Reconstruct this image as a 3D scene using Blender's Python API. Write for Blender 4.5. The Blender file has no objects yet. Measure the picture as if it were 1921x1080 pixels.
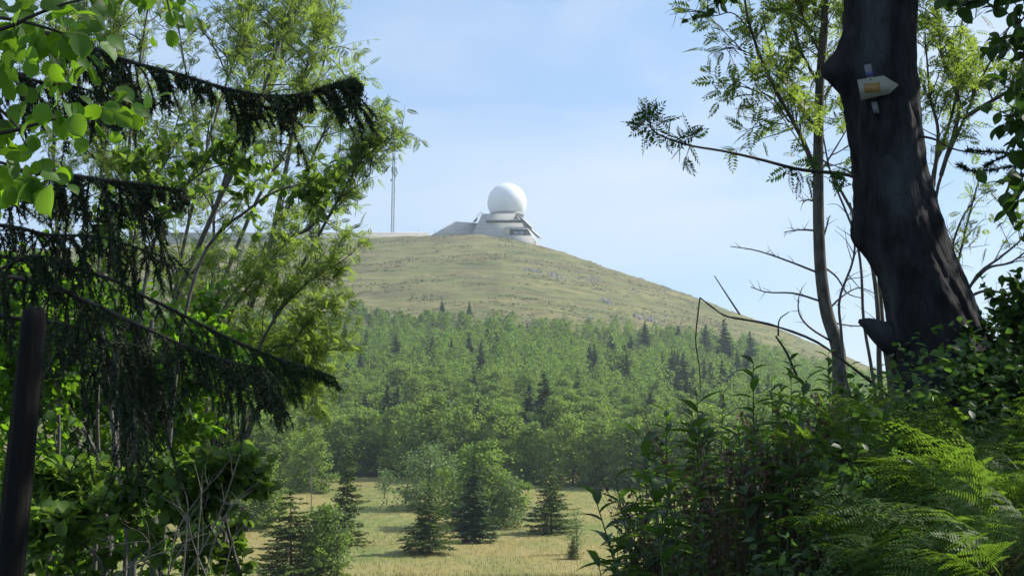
import bpy, math, random
import numpy as np

# ------------------------------------------------------------------ camera, sky, sun, exposure
F = 2400.0                       # focal length in pixels of the 1921 wide photograph
PITCH = math.atan(260.0 / F)     # horizon near y = 800
sc = bpy.context.scene
col = sc.collection
cam_d = bpy.data.cameras.new("camera")
cam_d.sensor_width = 36.0
cam_d.lens = 36.0 * F / 1921.0
cam_d.clip_start = 0.1
cam_d.clip_end = 6000.0
cam = bpy.data.objects.new("camera", cam_d)
cam.location = (0, 0, 0)
cam.rotation_euler = (math.pi / 2 + PITCH, 0, 0)
col.objects.link(cam)
sc.camera = cam

SUN = np.array((0.70, 0.27, 0.66)); SUN = SUN / np.linalg.norm(SUN)
SUN_EL = math.asin(SUN[2]); SUN_AZ = math.atan2(SUN[0], SUN[1])
w = bpy.data.worlds.new("World"); sc.world = w; w.use_nodes = True
nt = w.node_tree; nt.nodes.clear()
N = nt.nodes.new; L = nt.links.new
out = N("ShaderNodeOutputWorld"); bg = N("ShaderNodeBackground")
sky = N("ShaderNodeTexSky"); sky.sky_type = 'NISHITA'; sky.sun_disc = False
sky.sun_elevation = SUN_EL; sky.sun_rotation = SUN_AZ
sky.altitude = 1300; sky.air_density = 1.0; sky.dust_density = 0.6; sky.ozone_density = 2.2
tc = N("ShaderNodeTexCoord")
mp = N("ShaderNodeMapping"); mp.inputs['Scale'].default_value = (1.0, 1.0, 3.2); mp.inputs['Rotation'].default_value = (0.0, 0.35, 0.2)
no = N("ShaderNodeTexNoise"); no.inputs['Scale'].default_value = 3.0; no.inputs['Detail'].default_value = 7; no.inputs['Roughness'].default_value = 0.5; no.inputs['Distortion'].default_value = 0.4
rp = N("ShaderNodeMapRange"); rp.inputs[1].default_value = 0.40; rp.inputs[2].default_value = 0.70; rp.inputs[3].default_value = 0.0; rp.inputs[4].default_value = 0.75
mx = N("ShaderNodeMixRGB"); mx.inputs[2].default_value = (4.5, 5.1, 5.7, 1)
L(tc.outputs['Generated'], mp.inputs[0]); L(mp.outputs[0], no.inputs['Vector']); L(no.outputs[0], rp.inputs[0])
L(rp.outputs[0], mx.inputs[0]); mb0 = N('ShaderNodeMixRGB'); mb0.inputs[0].default_value = 0.6; mb0.inputs[2].default_value = (2.5, 3.75, 5.6, 1); L(sky.outputs[0], mb0.inputs[1]); L(mb0.outputs[0], mx.inputs[1]); L(mx.outputs[0], bg.inputs[0])
bg.inputs[1].default_value = 0.105
L(bg.outputs[0], out.inputs[0])

sd = bpy.data.lights.new("sun", 'SUN'); sd.energy = 4.2; sd.angle = math.radians(0.5); sd.color = (1.0, 0.95, 0.86)
so = bpy.data.objects.new("sun", sd); col.objects.link(so)
from mathutils import Vector, Matrix
so.rotation_euler = Vector(-SUN).to_track_quat('-Z', 'Y').to_euler()
so.location = (30, 10, 30)

sc.view_settings.view_transform = 'Standard'; sc.view_settings.look = 'None'
sc.view_settings.exposure = 0.75; sc.view_settings.gamma = 1.0
sc.render.engine = 'CYCLES'
cy = sc.cycles
cy.max_bounces = 6; cy.diffuse_bounces = 3; cy.glossy_bounces = 2; cy.transmission_bounces = 4; cy.volume_bounces = 0; cy.transparent_max_bounces = 4
cy.use_denoising = True; cy.caustics_reflective = False; cy.caustics_refractive = False
cy.sample_clamp_indirect = 4.0

rng = np.random.default_rng(7)
random.seed(7)
PI = math.pi

def P(px, py, Y):
    """world point seen at photo pixel (px, py) at world depth Y"""
    r = (px - 960.5) / F; s = (540.0 - py) / F
    d = np.array((r, math.cos(PITCH) - s * math.sin(PITCH), math.sin(PITCH) + s * math.cos(PITCH)))
    return d * (Y / d[1])
def E(py):
    return math.tan(PITCH + math.atan((540.0 - py) / F))

# ------------------------------------------------------------------ value noise
_perm = np.random.default_rng(3).random((256, 256))
def vnoise(x, y):
    x = np.asarray(x, float); y = np.asarray(y, float)
    xi = np.floor(x).astype(int); yi = np.floor(y).astype(int)
    fx = x - xi; fy = y - yi
    fx = fx * fx * (3 - 2 * fx); fy = fy * fy * (3 - 2 * fy)
    g = lambda i, j: _perm[i & 255, j & 255]
    return (g(xi, yi) * (1 - fx) * (1 - fy) + g(xi + 1, yi) * fx * (1 - fy) + g(xi, yi + 1) * (1 - fx) * fy + g(xi + 1, yi + 1) * fx * fy) * 2 - 1
def fbm(x, y, o=4):
    s = 0; a = 1.0; f = 1.0
    for k in range(o):
        s = s + a * vnoise(x * f + 17.3 * k, y * f + 5.1 * k); a *= 0.5; f *= 2.03
    return s
def smooth(t):
    t = np.clip(t, 0, 1); return t * t * (3 - 2 * t)

# ------------------------------------------------------------------ terrain height
SKY_PX = [-2000, 0, 400, 560, 640, 720, 800, 860, 900, 940, 985, 1010, 1060, 1090, 1200, 1310, 1440, 1560, 1640, 1760, 2000, 2600, 4000]
SKY_PY = [520, 470, 456, 453, 451, 447, 443.5, 442, 442, 446, 456, 462, 476, 487, 523, 562, 607, 660, 695, 735, 775, 800, 820]
RY = np.interp
def crest(px):
    R = np.interp(px, [0, 900, 1560, 2500], [650, 636, 560, 520])
    e = np.interp(px, SKY_PX, [E(v) for v in SKY_PY])
    return R, e * R + 1.2
def terrain(X, Y):
    X = np.asarray(X, float); Y = np.asarray(Y, float)
    Yp = np.maximum(Y, 60.0)
    px = 960.5 + F * X / Yp
    R, zr = crest(px)
    near = -1.6 - 0.094 * Y
    mid = np.interp(Yp, [60, 85, 105, 130, 160, 178], [-7.3, -9.6, -9.25, -8.7, -7.6, -6.7])
    u = (Yp - 178) / (R - 178)
    g = np.interp(u, np.linspace(0, 1, 21), GG)
    hill = -6.7 + (zr + 6.7) * g + np.maximum(u - 1, 0) * 120
    down = zr - 0.33 * (Yp - R)
    k = 5.0
    h = np.clip(0.5 + 0.5 * (down - hill) / k, 0, 1)
    hill2 = down * (1 - h) + hill * h - k * h * (1 - h)
    hill2 = np.maximum(hill2, -90)
    z = np.where(Y < 60, near, np.where(Y < 178, mid, hill2))
    far = smooth((Y - 60) / 60)
    z = z + far * 0.22 * fbm(X / 9, Y / 9, 4) * np.interp(Y, [60, 200, 400], [0.5, 1, 2.2]) + far * 0.05 * fbm(X / 2.2, Y / 2.2, 3)
    # right bank carrying the big tree, left bank
    fade = 1 - smooth((Y - 9) / 16)
    bank = 1.75 * smooth((X + 0.3) / 1.9) + 1.3 * smooth((X - 1.9) / 2.2)
    bankl = 0.7 * smooth((-X - 0.6) / 1.6)
    behind = smooth((Y + 3) / 4)
    z = z + fade * (bank + bankl) * behind * np.where(Y < 60, 1, 0) + 0.05 * fbm(X * 1.3, Y * 1.3, 3) * fade
    return z
# hill profile, smoothed
_u = np.linspace(0, 1, 21)
_g = np.interp(_u * 462 + 178, [178, 250, 330, 400, 500, 580, 640], [0, .115, .25, .385, .625, .84, 1.0])
for _ in range(2):
    _g[1:-1] = 0.25 * _g[:-2] + 0.5 * _g[1:-1] + 0.25 * _g[2:]
GG = _g
def TZ(x, y):
    return float(terrain(np.array([x]), np.array([y]))[0])
def on_ground(px, Y):
    """point on the terrain in photo column px at depth Y"""
    x = (px - 960.5) / F * Y * 1.0
    z = TZ(x, Y)
    x = (px - 960.5) / F * (Y * math.cos(PITCH) + z * math.sin(PITCH))
    return np.array((x, Y, TZ(x, Y)))
def project(p):
    dep = p[..., 1] * math.cos(PITCH) + p[..., 2] * math.sin(PITCH)
    up = -p[..., 1] * math.sin(PITCH) + p[..., 2] * math.cos(PITCH)
    return 960.5 + F * p[..., 0] / dep, 540 - F * up / dep

# ------------------------------------------------------------------ mesh building
class MB:
    def __init__(s): s.v = []; s.n = 0; s.f = []; s.m = []
    def add(s, V, Fa, mat=0):
        V = np.asarray(V, float); Fa = np.asarray(Fa, int)
        s.v.append(V); s.f.append(Fa + s.n); s.m.append(np.full(len(Fa), mat)); s.n += len(V)
    def inst(s, tv, tfs, M, T, mat=0):
        """tv (k,3) template; tfs list of face arrays; M (n,3,3) columns = axes; T (n,3)"""
        n = len(T)
        if n == 0: return
        V = (np.einsum('nij,kj->nki', M, tv) + T[:, None, :]).reshape(-1, 3)
        k = len(tv); off = (np.arange(n) * k)[:, None, None]
        first = True
        s.v.append(V)
        for tf in tfs:
            tf = np.asarray(tf, int)
            Fa = (tf[None] + off).reshape(-1, tf.shape[1]) + s.n
            s.f.append(Fa); s.m.append(np.full(len(Fa), mat))
        s.n += len(V)
    def tube(s, pts, rad, seg=6, mat=0, cap=False):
        pts = np.asarray(pts, float); n = len(pts)
        rad = np.broadcast_to(np.asarray(rad, float), (n,))
        t = np.gradient(pts, axis=0); t /= np.linalg.norm(t, axis=1)[:, None] + 1e-9
        ref = np.array((0.0, 1.0, 0.0)) if abs(t[0][1]) < 0.8 else np.array((1.0, 0, 0))
        a = np.cross(t, ref); a /= np.linalg.norm(a, axis=1)[:, None] + 1e-9
        b = np.cross(t, a)
        th = np.arange(seg) / seg * 2 * PI
        V = pts[:, None, :] + rad[:, None, None] * (np.cos(th)[None, :, None] * a[:, None, :] + np.sin(th)[None, :, None] * b[:, None, :])
        i = np.arange(n - 1)[:, None] * seg; j = np.arange(seg)[None, :]; j2 = (j + 1) % seg
        Fa = np.stack([i + j, i + j2, i + seg + j2, i + seg + j], -1).reshape(-1, 4)
        s.add(V.reshape(-1, 3), Fa, mat)
        if cap:
            for e_, o_ in ((0, 1), (n - 1, -1)):
                c = s.n; s.add(np.vstack([V[e_], pts[e_][None]]), [[(q + 1) % seg, q, seg] if o_ > 0 else [q, (q + 1) % seg, seg] for q in range(seg)], mat)
    def box(s, c, d, mat=0, R=None):
        c = np.asarray(c, float); d = np.asarray(d, float) / 2
        V = np.array([(x, y, z) for x in (-1, 1) for y in (-1, 1) for z in (-1, 1)]) * d
        if R is not None: V = V @ np.asarray(R).T
        s.add(V + c, [(0, 1, 3, 2), (4, 6, 7, 5), (0, 4, 5, 1), (2, 3, 7, 6), (0, 2, 6, 4), (1, 5, 7, 3)], mat)
    def hexa(s, V8, mat=0):
        """V8: front quad (bl, br, tr, tl) then back quad in the same order"""
        s.add(V8, [(0, 1, 2, 3), (5, 4, 7, 6), (4, 0, 3, 7), (1, 5, 6, 2), (3, 2, 6, 7), (4, 5, 1, 0)], mat)
    def mesh(s, name, mats, smoothed=False):
        me = bpy.data.meshes.new(name)
        V = np.concatenate(s.v); 
        li = np.concatenate([f.ravel() for f in s.f]); tot = np.concatenate([np.full(len(f), f.shape[1]) for f in s.f])
        st = np.concatenate([[0], np.cumsum(tot)[:-1]])
        me.vertices.add(len(V)); me.vertices.foreach_set('co', V.astype(np.float32).ravel())
        me.loops.add(len(li)); me.loops.foreach_set('vertex_index', li.astype(np.int32))
        me.polygons.add(len(tot)); me.polygons.foreach_set('loop_start', st.astype(np.int32)); me.polygons.foreach_set('loop_total', tot.astype(np.int32))
        me.polygons.foreach_set('material_index', np.concatenate(s.m).astype(np.int32))
        if smoothed: me.polygons.foreach_set('use_smooth', np.ones(len(tot), bool))
        for m in mats: me.materials.append(m)
        me.update(calc_edges=True)
        return me
    def build(s, name, mats, parent=None, smoothed=False):
        if not isinstance(mats, (list, tuple)): mats = [mats]
        o = bpy.data.objects.new(name, s.mesh(name, mats, smoothed)); col.objects.link(o)
        if parent is not None: o.parent = parent
        return o
def tag(o, label=None, cat=None, group=None, kind=None):
    if label: o['label'] = label
    if cat: o['category'] = cat
    if group: o['group'] = group
    if kind: o['kind'] = kind
    return o
def empty(name, loc, label, cat, group=None):
    o = bpy.data.objects.new(name, None); o.location = tuple(loc); o.empty_display_size = 0.2
    col.objects.link(o); tag(o, label, cat, group); return o
def part(mb, name, mats, root, smoothed=False, label=None):
    """build a mesh given in world coordinates as a child of root"""
    o = mb.build(name, mats, None, smoothed); o.parent = root
    mi = root.matrix_basis.inverted()
    if root.parent is not None: mi = (root.parent.matrix_basis @ root.matrix_basis).inverted()
    o.data.transform(mi)
    if label: o['label'] = label
    return o
def copy_tree(src, loc, rz, scale, label, group=None, cat=None):
    r = src.copy(); r.location = tuple(loc); r.rotation_euler = (0, 0, rz); r.scale = scale
    col.objects.link(r); r['label'] = label
    if group: r['group'] = group
    if cat: r['category'] = cat
    for ch in src.children:
        c = ch.copy(); c.parent = r; col.objects.link(c)
    return r

def frames(D, Nn, s):
    """columns x=D, z~Nn; s scale (n,) or (n,3)"""
    D = D / (np.linalg.norm(D, axis=1)[:, None] + 1e-9)
    Z = Nn - D * np.sum(D * Nn, 1)[:, None]; Z /= np.linalg.norm(Z, axis=1)[:, None] + 1e-9
    Yv = np.cross(Z, D)
    M = np.stack([D, Yv, Z], -1)
    s = np.asarray(s, float)
    if s.ndim == 0: return M * s
    return M * (s[:, None, None] if s.ndim == 1 else s[:, None, :])
def rdir(n, r=None):
    v = (r or rng).normal(size=(n, 3)); return v / np.linalg.norm(v, axis=1)[:, None]
def spline(pts, n=24):
    """Catmull-Rom through pts"""
    p = np.asarray(pts, float); m = len(p)
    if m < 3: return p[0] + (p[-1] - p[0]) * np.linspace(0, 1, n)[:, None]
    q = np.vstack([2 * p[0] - p[1], p, 2 * p[-1] - p[-2]])
    t = np.linspace(0, m - 1 - 1e-6, n); i = t.astype(int); f = (t - i)[:, None]
    a, b, c, d = q[i], q[i + 1], q[i + 2], q[i + 3]
    return 0.5 * (2 * b + (c - a) * f + (2 * a - 5 * b + 4 * c - d) * f ** 2 + (3 * b - a - 3 * c + d) * f ** 3)

# ------------------------------------------------------------------ materials
def mat(name):
    m = bpy.data.materials.new(name); m.use_nodes = True; m.node_tree.nodes.clear(); return m, m.node_tree
def leaf_mat(name, c1, c2, trans=(0.16, 0.30, 0.03), tf=0.45, rough=0.5, scale=0.0, val=0.35, spec=0.3):
    """two-tone leaf, colour varied leaf by leaf (and tree by tree if scale), reflecting and letting light through"""
    m, t = mat(name); n = t.nodes.new; l = t.links.new
    geo = n("ShaderNodeNewGeometry"); o = n("ShaderNodeOutputMaterial")
    mixc = n("ShaderNodeMixRGB"); mixc.inputs[1].default_value = (*c1, 1); mixc.inputs[2].default_value = (*c2, 1)
    if scale:
        inf = n("ShaderNodeObjectInfo"); tx = n("ShaderNodeTexNoise"); tx.inputs['Scale'].default_value = scale; tx.inputs['Detail'].default_value = 1.5
        l(geo.outputs['Position'], tx.inputs['Vector'])
        mr = n("ShaderNodeMapRange"); mr.inputs[1].default_value = 0.40; mr.inputs[2].default_value = 0.60
        l(tx.outputs[0], mr.inputs[0])
        ad = n("ShaderNodeMath"); ad.operation = 'MULTIPLY_ADD'; ad.inputs[1].default_value = 0.22
        l(geo.outputs['Random Per Island'], ad.inputs[0])
        mu = n("ShaderNodeMath"); mu.operation = 'MULTIPLY'; mu.inputs[1].default_value = 0.43; l(mr.outputs[0], mu.inputs[0]); ob_ = n("ShaderNodeMath"); ob_.operation = 'MULTIPLY_ADD'; ob_.inputs[1].default_value = 0.35; l(inf.outputs['Random'], ob_.inputs[0]); l(mu.outputs[0], ob_.inputs[2]); l(ob_.outputs[0], ad.inputs[2])
        l(ad.outputs[0], mixc.inputs[0])
    else:
        l(geo.outputs['Random Per Island'], mixc.inputs[0])
    hs = n("ShaderNodeHueSaturation"); l(mixc.outputs[0], hs.inputs['Color'])
    wn = n("ShaderNodeTexWhiteNoise"); wn.noise_dimensions = '1D'; l(geo.outputs['Random Per Island'], wn.inputs['W'])
    mv = n("ShaderNodeMapRange"); mv.inputs[3].default_value = 1 - val; mv.inputs[4].default_value = 1 + val; l(wn.outputs['Value'], mv.inputs[0]); l(mv.outputs[0], hs.inputs['Value'])
    pr = n("ShaderNodeBsdfPrincipled"); pr.inputs['Roughness'].default_value = rough; pr.inputs['Specular IOR Level'].default_value = spec
    l(hs.outputs[0], pr.inputs['Base Color'])
    tr = n("ShaderNodeBsdfTranslucent")
    mt = n("ShaderNodeHueSaturation"); mt.inputs['Color'].default_value = (*trans, 1); l(mv.outputs[0], mt.inputs['Value']); l(mt.outputs[0], tr.inputs[0])
    ms = n("ShaderNodeMixShader"); ms.inputs[0].default_value = tf
    l(pr.outputs[0], ms.inputs[1]); l(tr.outputs[0], ms.inputs[2]); l(ms.outputs[0], o.inputs[0])
    return m
def bark_mat(name, c1, c2, scale=14, stretch=0.25, bump=0.6, rough=0.85, c3=None):
    m, t = mat(name); n = t.nodes.new; l = t.links.new
    geo = n("ShaderNodeTexCoord"); mp = n("ShaderNodeMapping"); mp.inputs['Scale'].default_value = (1, 1, stretch)
    l(geo.outputs['Object'], mp.inputs[0])
    tx = n("ShaderNodeTexNoise"); tx.inputs['Scale'].default_value = scale; tx.inputs['Detail'].default_value = 8; tx.inputs['Roughness'].default_value = 0.65; l(mp.outputs[0], tx.inputs['Vector'])
    cr = n("ShaderNodeValToRGB"); cr.color_ramp.elements[0].position = 0.35; cr.color_ramp.elements[0].color = (*c1, 1); cr.color_ramp.elements[1].position = 0.68; cr.color_ramp.elements[1].color = (*c2, 1)
    l(tx.outputs[0], cr.inputs[0])
    last = cr.outputs[0]
    if c3:
        t2 = n("ShaderNodeTexNoise"); t2.inputs['Scale'].default_value = 3.0; t2.inputs['Detail'].default_value = 6; l(mp.outputs[0], t2.inputs['Vector'])
        m2 = n("ShaderNodeMapRange"); m2.inputs[1].default_value = 0.52; m2.inputs[2].default_value = 0.66; l(t2.outputs[0], m2.inputs[0])
        vo = n("ShaderNodeTexVoronoi"); vo.feature = 'DISTANCE_TO_EDGE'; vo.inputs['Scale'].default_value = 24.0; m3 = n("ShaderNodeMapping"); m3.inputs['Scale'].default_value = (1, 1, .38); wx = n("ShaderNodeMixRGB"); wx.blend_type = 'ADD'; wx.inputs[0].default_value = .2; l(geo.outputs['Object'], wx.inputs[1]); l(tx.outputs[1], wx.inputs[2]); l(wx.outputs[0], m3.inputs[0]); l(m3.outputs[0], vo.inputs['Vector'])
        mm = n("ShaderNodeMixRGB"); l(m2.outputs[0], mm.inputs[0]); l(last, mm.inputs[1]); mm.inputs[2].default_value = (*c3, 1); last = mm.outputs[0]; ck = n("ShaderNodeMapRange"); ck.inputs[2].default_value = .07; ck.inputs[3].default_value = .68; l(vo.outputs['Distance'], ck.inputs[0]); hv = n("ShaderNodeHueSaturation"); l(last, hv.inputs['Color']); l(ck.outputs[0], hv.inputs['Value']); last = hv.outputs[0]
    pr = n("ShaderNodeBsdfPrincipled"); pr.inputs['Roughness'].default_value = rough; pr.inputs['Specular IOR Level'].default_value = 0.25; l(last, pr.inputs['Base Color'])
    bp = n("ShaderNodeBump"); bp.inputs['Strength'].default_value = bump; bp.inputs['Distance'].default_value = 0.02; l(tx.outputs[0], bp.inputs['Height'])
    if c3:
        b2 = n("ShaderNodeBump"); b2.inputs['Strength'].default_value = .6; b2.inputs['Distance'].default_value = .008; l(ck.outputs[0], b2.inputs['Height']); l(bp.outputs[0], b2.inputs['Normal']); bp = b2
    l(bp.outputs[0], pr.inputs['Normal'])
    o = n("ShaderNodeOutputMaterial"); l(pr.outputs[0], o.inputs[0]); return m
def plain(name, c, rough=0.6, metal=0.0, noise=0.0, nscale=8.0, spec=0.5):
    m, t = mat(name); n = t.nodes.new; l = t.links.new
    pr = n("ShaderNodeBsdfPrincipled"); pr.inputs['Base Color'].default_value = (*c, 1); pr.inputs['Roughness'].default_value = rough; pr.inputs['Metallic'].default_value = metal; pr.inputs['Specular IOR Level'].default_value = spec
    if noise:
        g = n("ShaderNodeTexCoord"); tx = n("ShaderNodeTexNoise"); tx.inputs['Scale'].default_value = nscale; tx.inputs['Detail'].default_value = 6; l(g.outputs['Object'], tx.inputs['Vector'])
        hs = n("ShaderNodeHueSaturation"); hs.inputs['Color'].default_value = (*c, 1)
        mr = n("ShaderNodeMapRange"); mr.inputs[1].default_value = 0.3; mr.inputs[2].default_value = 0.7; mr.inputs[3].default_value = 1 - noise; mr.inputs[4].default_value = 1 + noise
        l(tx.outputs[0], mr.inputs[0]); l(mr.outputs[0], hs.inputs['Value']); l(hs.outputs[0], pr.inputs['Base Color'])
    o = n("ShaderNodeOutputMaterial"); l(pr.outputs[0], o.inputs[0]); return m

def ground_mat():
    m, t = mat("grass_and_soil"); n = t.nodes.new; l = t.links.new
    geo = n("ShaderNodeNewGeometry"); sep = n("ShaderNodeSeparateXYZ"); l(geo.outputs['Position'], sep.inputs[0])
    def noise(scale, sx=1, sy=1, sz=1, det=5, rough=0.6, dist=0.0):
        mp = n("ShaderNodeMapping"); mp.inputs['Scale'].default_value = (sx, sy, sz); l(geo.outputs['Position'], mp.inputs[0])
        tx = n("ShaderNodeTexNoise"); tx.inputs['Scale'].default_value = scale; tx.inputs['Detail'].default_value = det; tx.inputs['Roughness'].default_value = rough; tx.inputs['Distortion'].default_value = dist
        l(mp.outputs[0], tx.inputs['Vector']); return tx.outputs[0]
    def rng_(x, a, b, c=0.0, d=1.0):
        r = n("ShaderNodeMapRange"); r.inputs[1].default_value = a; r.inputs[2].default_value = b; r.inputs[3].default_value = c; r.inputs[4].default_value = d; l(x, r.inputs[0]); return r.outputs[0]
    def mix(f, a, b):
        x = n("ShaderNodeMixRGB")
        for i, v in ((0, f), (1, a), (2, b)):
            if isinstance(v, tuple): x.inputs[i].default_value = (*v, 1)
            elif isinstance(v, float): x.inputs[i].default_value = v
            else: l(v, x.inputs[i])
        return x.outputs[0]
    # meadow: dry straw and green patches
    a = rng_(noise(0.10, 1, 0.55), 0.40, 0.62)
    meadow = mix(a, (0.26, 0.215, 0.072), (0.14, 0.18, 0.046))
    meadow = mix(rng_(noise(0.9, 1, 0.45, 1, 6), 0.42, 0.66, 0, 0.55), meadow, (0.31, 0.26, 0.115))
    meadow = mix(rng_(noise(2.6, 1, 0.4, 1, 4), 0.50, 0.72, 0, 0.6), meadow, (0.10, 0.115, 0.045))
    # hill: olive grass, streaked along the contours, brown heath patches
    b = rng_(noise(0.020, 0.8, 1.2, 2.0, 5), 0.38, 0.62)
    hill = mix(b, (0.120, 0.148, 0.046), (0.185, 0.190, 0.070))
    st = rng_(noise(0.10, 0.25, 0.6, 4.0, 6, 0.65, 0.6), 0.42, 0.64)
    hill = mix(st, hill, (0.245, 0.205, 0.09))
    st2 = rng_(noise(0.16, 0.3, 0.7, 3.0, 6, 0.7, 0.8), 0.47, 0.60, 0, 0.85)
    hill = mix(st2, hill, (0.085, 0.09, 0.035))
    hill = mix(rng_(noise(0.035, 0.6, 1, 2, 5, 0.6, 0.5), 0.52, 0.64, 0, 0.65), hill, (0.125, 0.10, 0.052))
    hill = mix(rng_(noise(0.9, 0.6, 0.7, 2.0, 4, 0.6), 0.35, 0.7, 0, 0.35), hill, (0.09, 0.10, 0.04))
    c = mix(rng_(sep.outputs[1], 150, 240), meadow, hill)
    soil = mix(rng_(noise(6), 0.4, 0.65), (0.028, 0.022, 0.013), (0.035, 0.05, 0.014))
    c = mix(rng_(sep.outputs[1], 25, 45), soil, c)
    pr = n("ShaderNodeBsdfPrincipled"); pr.inputs['Roughness'].default_value = 0.95; pr.inputs['Specular IOR Level'].default_value = 0.1; l(c, pr.inputs['Base Color'])
    bp = n("ShaderNodeBump"); bp.inputs['Strength'].default_value = 0.8; bp.inputs['Distance'].default_value = 0.25
    l(noise(1.4, 1, 0.6, 1, 6, 0.7), bp.inputs['Height']); l(bp.outputs[0], pr.inputs['Normal'])
    o = n("ShaderNodeOutputMaterial"); l(pr.outputs[0], o.inputs[0]); return m

def concrete():
    m, t = mat("board_marked_concrete"); n = t.nodes.new; l = t.links.new
    g = n("ShaderNodeTexCoord"); sp = n("ShaderNodeSeparateXYZ"); l(g.outputs['Object'], sp.inputs[0])
    wv = n("ShaderNodeTexWave"); wv.wave_type = 'BANDS'; wv.bands_direction = 'Z'; wv.inputs['Scale'].default_value = 0.16; wv.inputs['Distortion'].default_value = 0.2; wv.wave_profile = 'SAW'
    l(g.outputs['Object'], wv.inputs[0])
    ge = n("ShaderNodeMapRange"); ge.inputs[1].default_value = 0.0; ge.inputs[2].default_value = 0.12; ge.inputs[3].default_value = 0.5; ge.inputs[4].default_value = 1.0; l(wv.outputs[1], ge.inputs[0])
    tx = n("ShaderNodeTexNoise"); tx.inputs['Scale'].default_value = 0.35; tx.inputs['Detail'].default_value = 8; tx.inputs['Roughness'].default_value = 0.7; l(g.outputs['Object'], tx.inputs[0])
    mr = n("ShaderNodeMapRange"); mr.inputs[1].default_value = 0.3; mr.inputs[2].default_value = 0.7; mr.inputs[3].default_value = 0.82; mr.inputs[4].default_value = 1.12; l(tx.outputs[0], mr.inputs[0])
    mu = n("ShaderNodeMath"); mu.operation = 'MULTIPLY'; l(ge.outputs[0], mu.inputs[0]); l(mr.outputs[0], mu.inputs[1])
    hs = n("ShaderNodeHueSaturation"); hs.inputs['Color'].default_value = (0.40, 0.39, 0.355, 1); l(mu.outputs[0], hs.inputs['Value'])
    pr = n("ShaderNodeBsdfPrincipled"); pr.inputs['Roughness'].default_value = 0.85; l(hs.outputs[0], pr.inputs['Base Color'])
    o = n("ShaderNodeOutputMaterial"); l(pr.outputs[0], o.inputs[0]); return m

M_ground = ground_mat(); M_conc = concrete()
M_white = plain("white_membrane", (0.78, 0.79, 0.80), 0.45, 0, 0.06, 0.25)
M_coping = plain("white_coping", (0.8, 0.8, 0.78), 0.6)
M_dark = plain("dark_louvre_and_shade", (0.055, 0.058, 0.065), 0.6)  # louvre tone, also used to paint recess and underside shade
M_glass = plain("window_glass", (0.35, 0.42, 0.5), 0.12, 0.0)
M_grey = plain("grey_collar", (0.22, 0.22, 0.22), 0.6)
M_steel = plain("galvanised_steel", (0.07, 0.075, 0.08), 0.45, 0.5)
M_rock = plain("pale_rock", (0.20, 0.195, 0.185), 0.95, 0, 0.45, 1.2)
M_bark_far = bark_mat("far_bark", (0.05, 0.042, 0.032), (0.13, 0.115, 0.095), 3)
M_beech = leaf_mat("beech_leaves", (0.045, 0.108, 0.032), (0.240, 0.285, 0.062), (0.30, 0.46, 0.06), 0.40, scale=0.2, val=0.25, spec=0.08)
M_pale = leaf_mat("willow_leaves", (0.11, 0.18, 0.05), (0.19, 0.25, 0.08), (0.18, 0.28, 0.08), 0.33, val=0.25, spec=0.1)
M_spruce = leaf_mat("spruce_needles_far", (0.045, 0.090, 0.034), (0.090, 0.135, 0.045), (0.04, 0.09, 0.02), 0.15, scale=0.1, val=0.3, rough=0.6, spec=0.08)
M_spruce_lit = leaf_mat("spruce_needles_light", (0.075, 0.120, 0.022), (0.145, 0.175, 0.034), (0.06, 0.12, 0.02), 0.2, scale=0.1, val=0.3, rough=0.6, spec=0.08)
M_rowan = leaf_mat("rowan_leaves", (0.058, 0.12, 0.032), (0.145, 0.19, 0.045), (0.32, 0.45, 0.06), 0.5, val=0.35)
M_rowan_pale = leaf_mat("pale_rowan_leaves", (0.10, 0.16, 0.06), (0.16, 0.22, 0.07), (0.34, 0.44, 0.10), 0.5, val=0.3)
M_hazel = leaf_mat("hazel_leaves", (0.04, 0.10, 0.018), (0.07, 0.14, 0.025), (0.26, 0.50, 0.02), 0.5, val=0.35)
M_bushl = leaf_mat("bush_leaves", (0.05, 0.10, 0.022), (0.10, 0.16, 0.04), (0.22, 0.36, 0.04), 0.45, val=0.35, spec=0.12)
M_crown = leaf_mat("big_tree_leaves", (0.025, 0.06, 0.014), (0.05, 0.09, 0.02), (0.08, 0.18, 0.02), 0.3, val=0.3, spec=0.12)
M_needle = leaf_mat("spruce_needles", (0.020, 0.040, 0.014), (0.042, 0.060, 0.020), (0.02, 0.05, 0.01), 0.15, val=0.4, rough=0.6)
M_needle_g = leaf_mat("sunlit_spruce_needles", (0.025, 0.06, 0.018), (0.045, 0.085, 0.025), (0.06, 0.14, 0.02), 0.25, val=0.4, rough=0.6)  # lighter needle copy, sunlight painted into the colour of one bough
M_fern = leaf_mat("fern_fronds", (0.045, 0.105, 0.022), (0.085, 0.13, 0.03), (0.19, 0.33, 0.028), 0.42, val=0.35, spec=0.1)
M_herb = leaf_mat("herb_leaves", (0.035, 0.075, 0.025), (0.065, 0.105, 0.035), (0.13, 0.26, 0.03), 0.38, val=0.3)
M_herb_y = leaf_mat("yellow_green_herb_leaves", (0.08, 0.14, 0.03), (0.12, 0.18, 0.04), (0.26, 0.42, 0.03), 0.5, val=0.3)
M_dry = leaf_mat("dry_stalks", (0.12, 0.075, 0.055), (0.20, 0.14, 0.10), (0.2, 0.12, 0.08), 0.25, val=0.4)
M_straw = leaf_mat("meadow_grass", (0.24, 0.20, 0.09), (0.14, 0.17, 0.05), (0.2, 0.18, 0.06), 0.3, scale=0.15, val=0.3)
M_heath = leaf_mat("heath_tufts", (0.10, 0.105, 0.042), (0.17, 0.155, 0.065), (0.1, 0.1, 0.03), 0.2, scale=0.05, val=0.3, spec=0.05)
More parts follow.
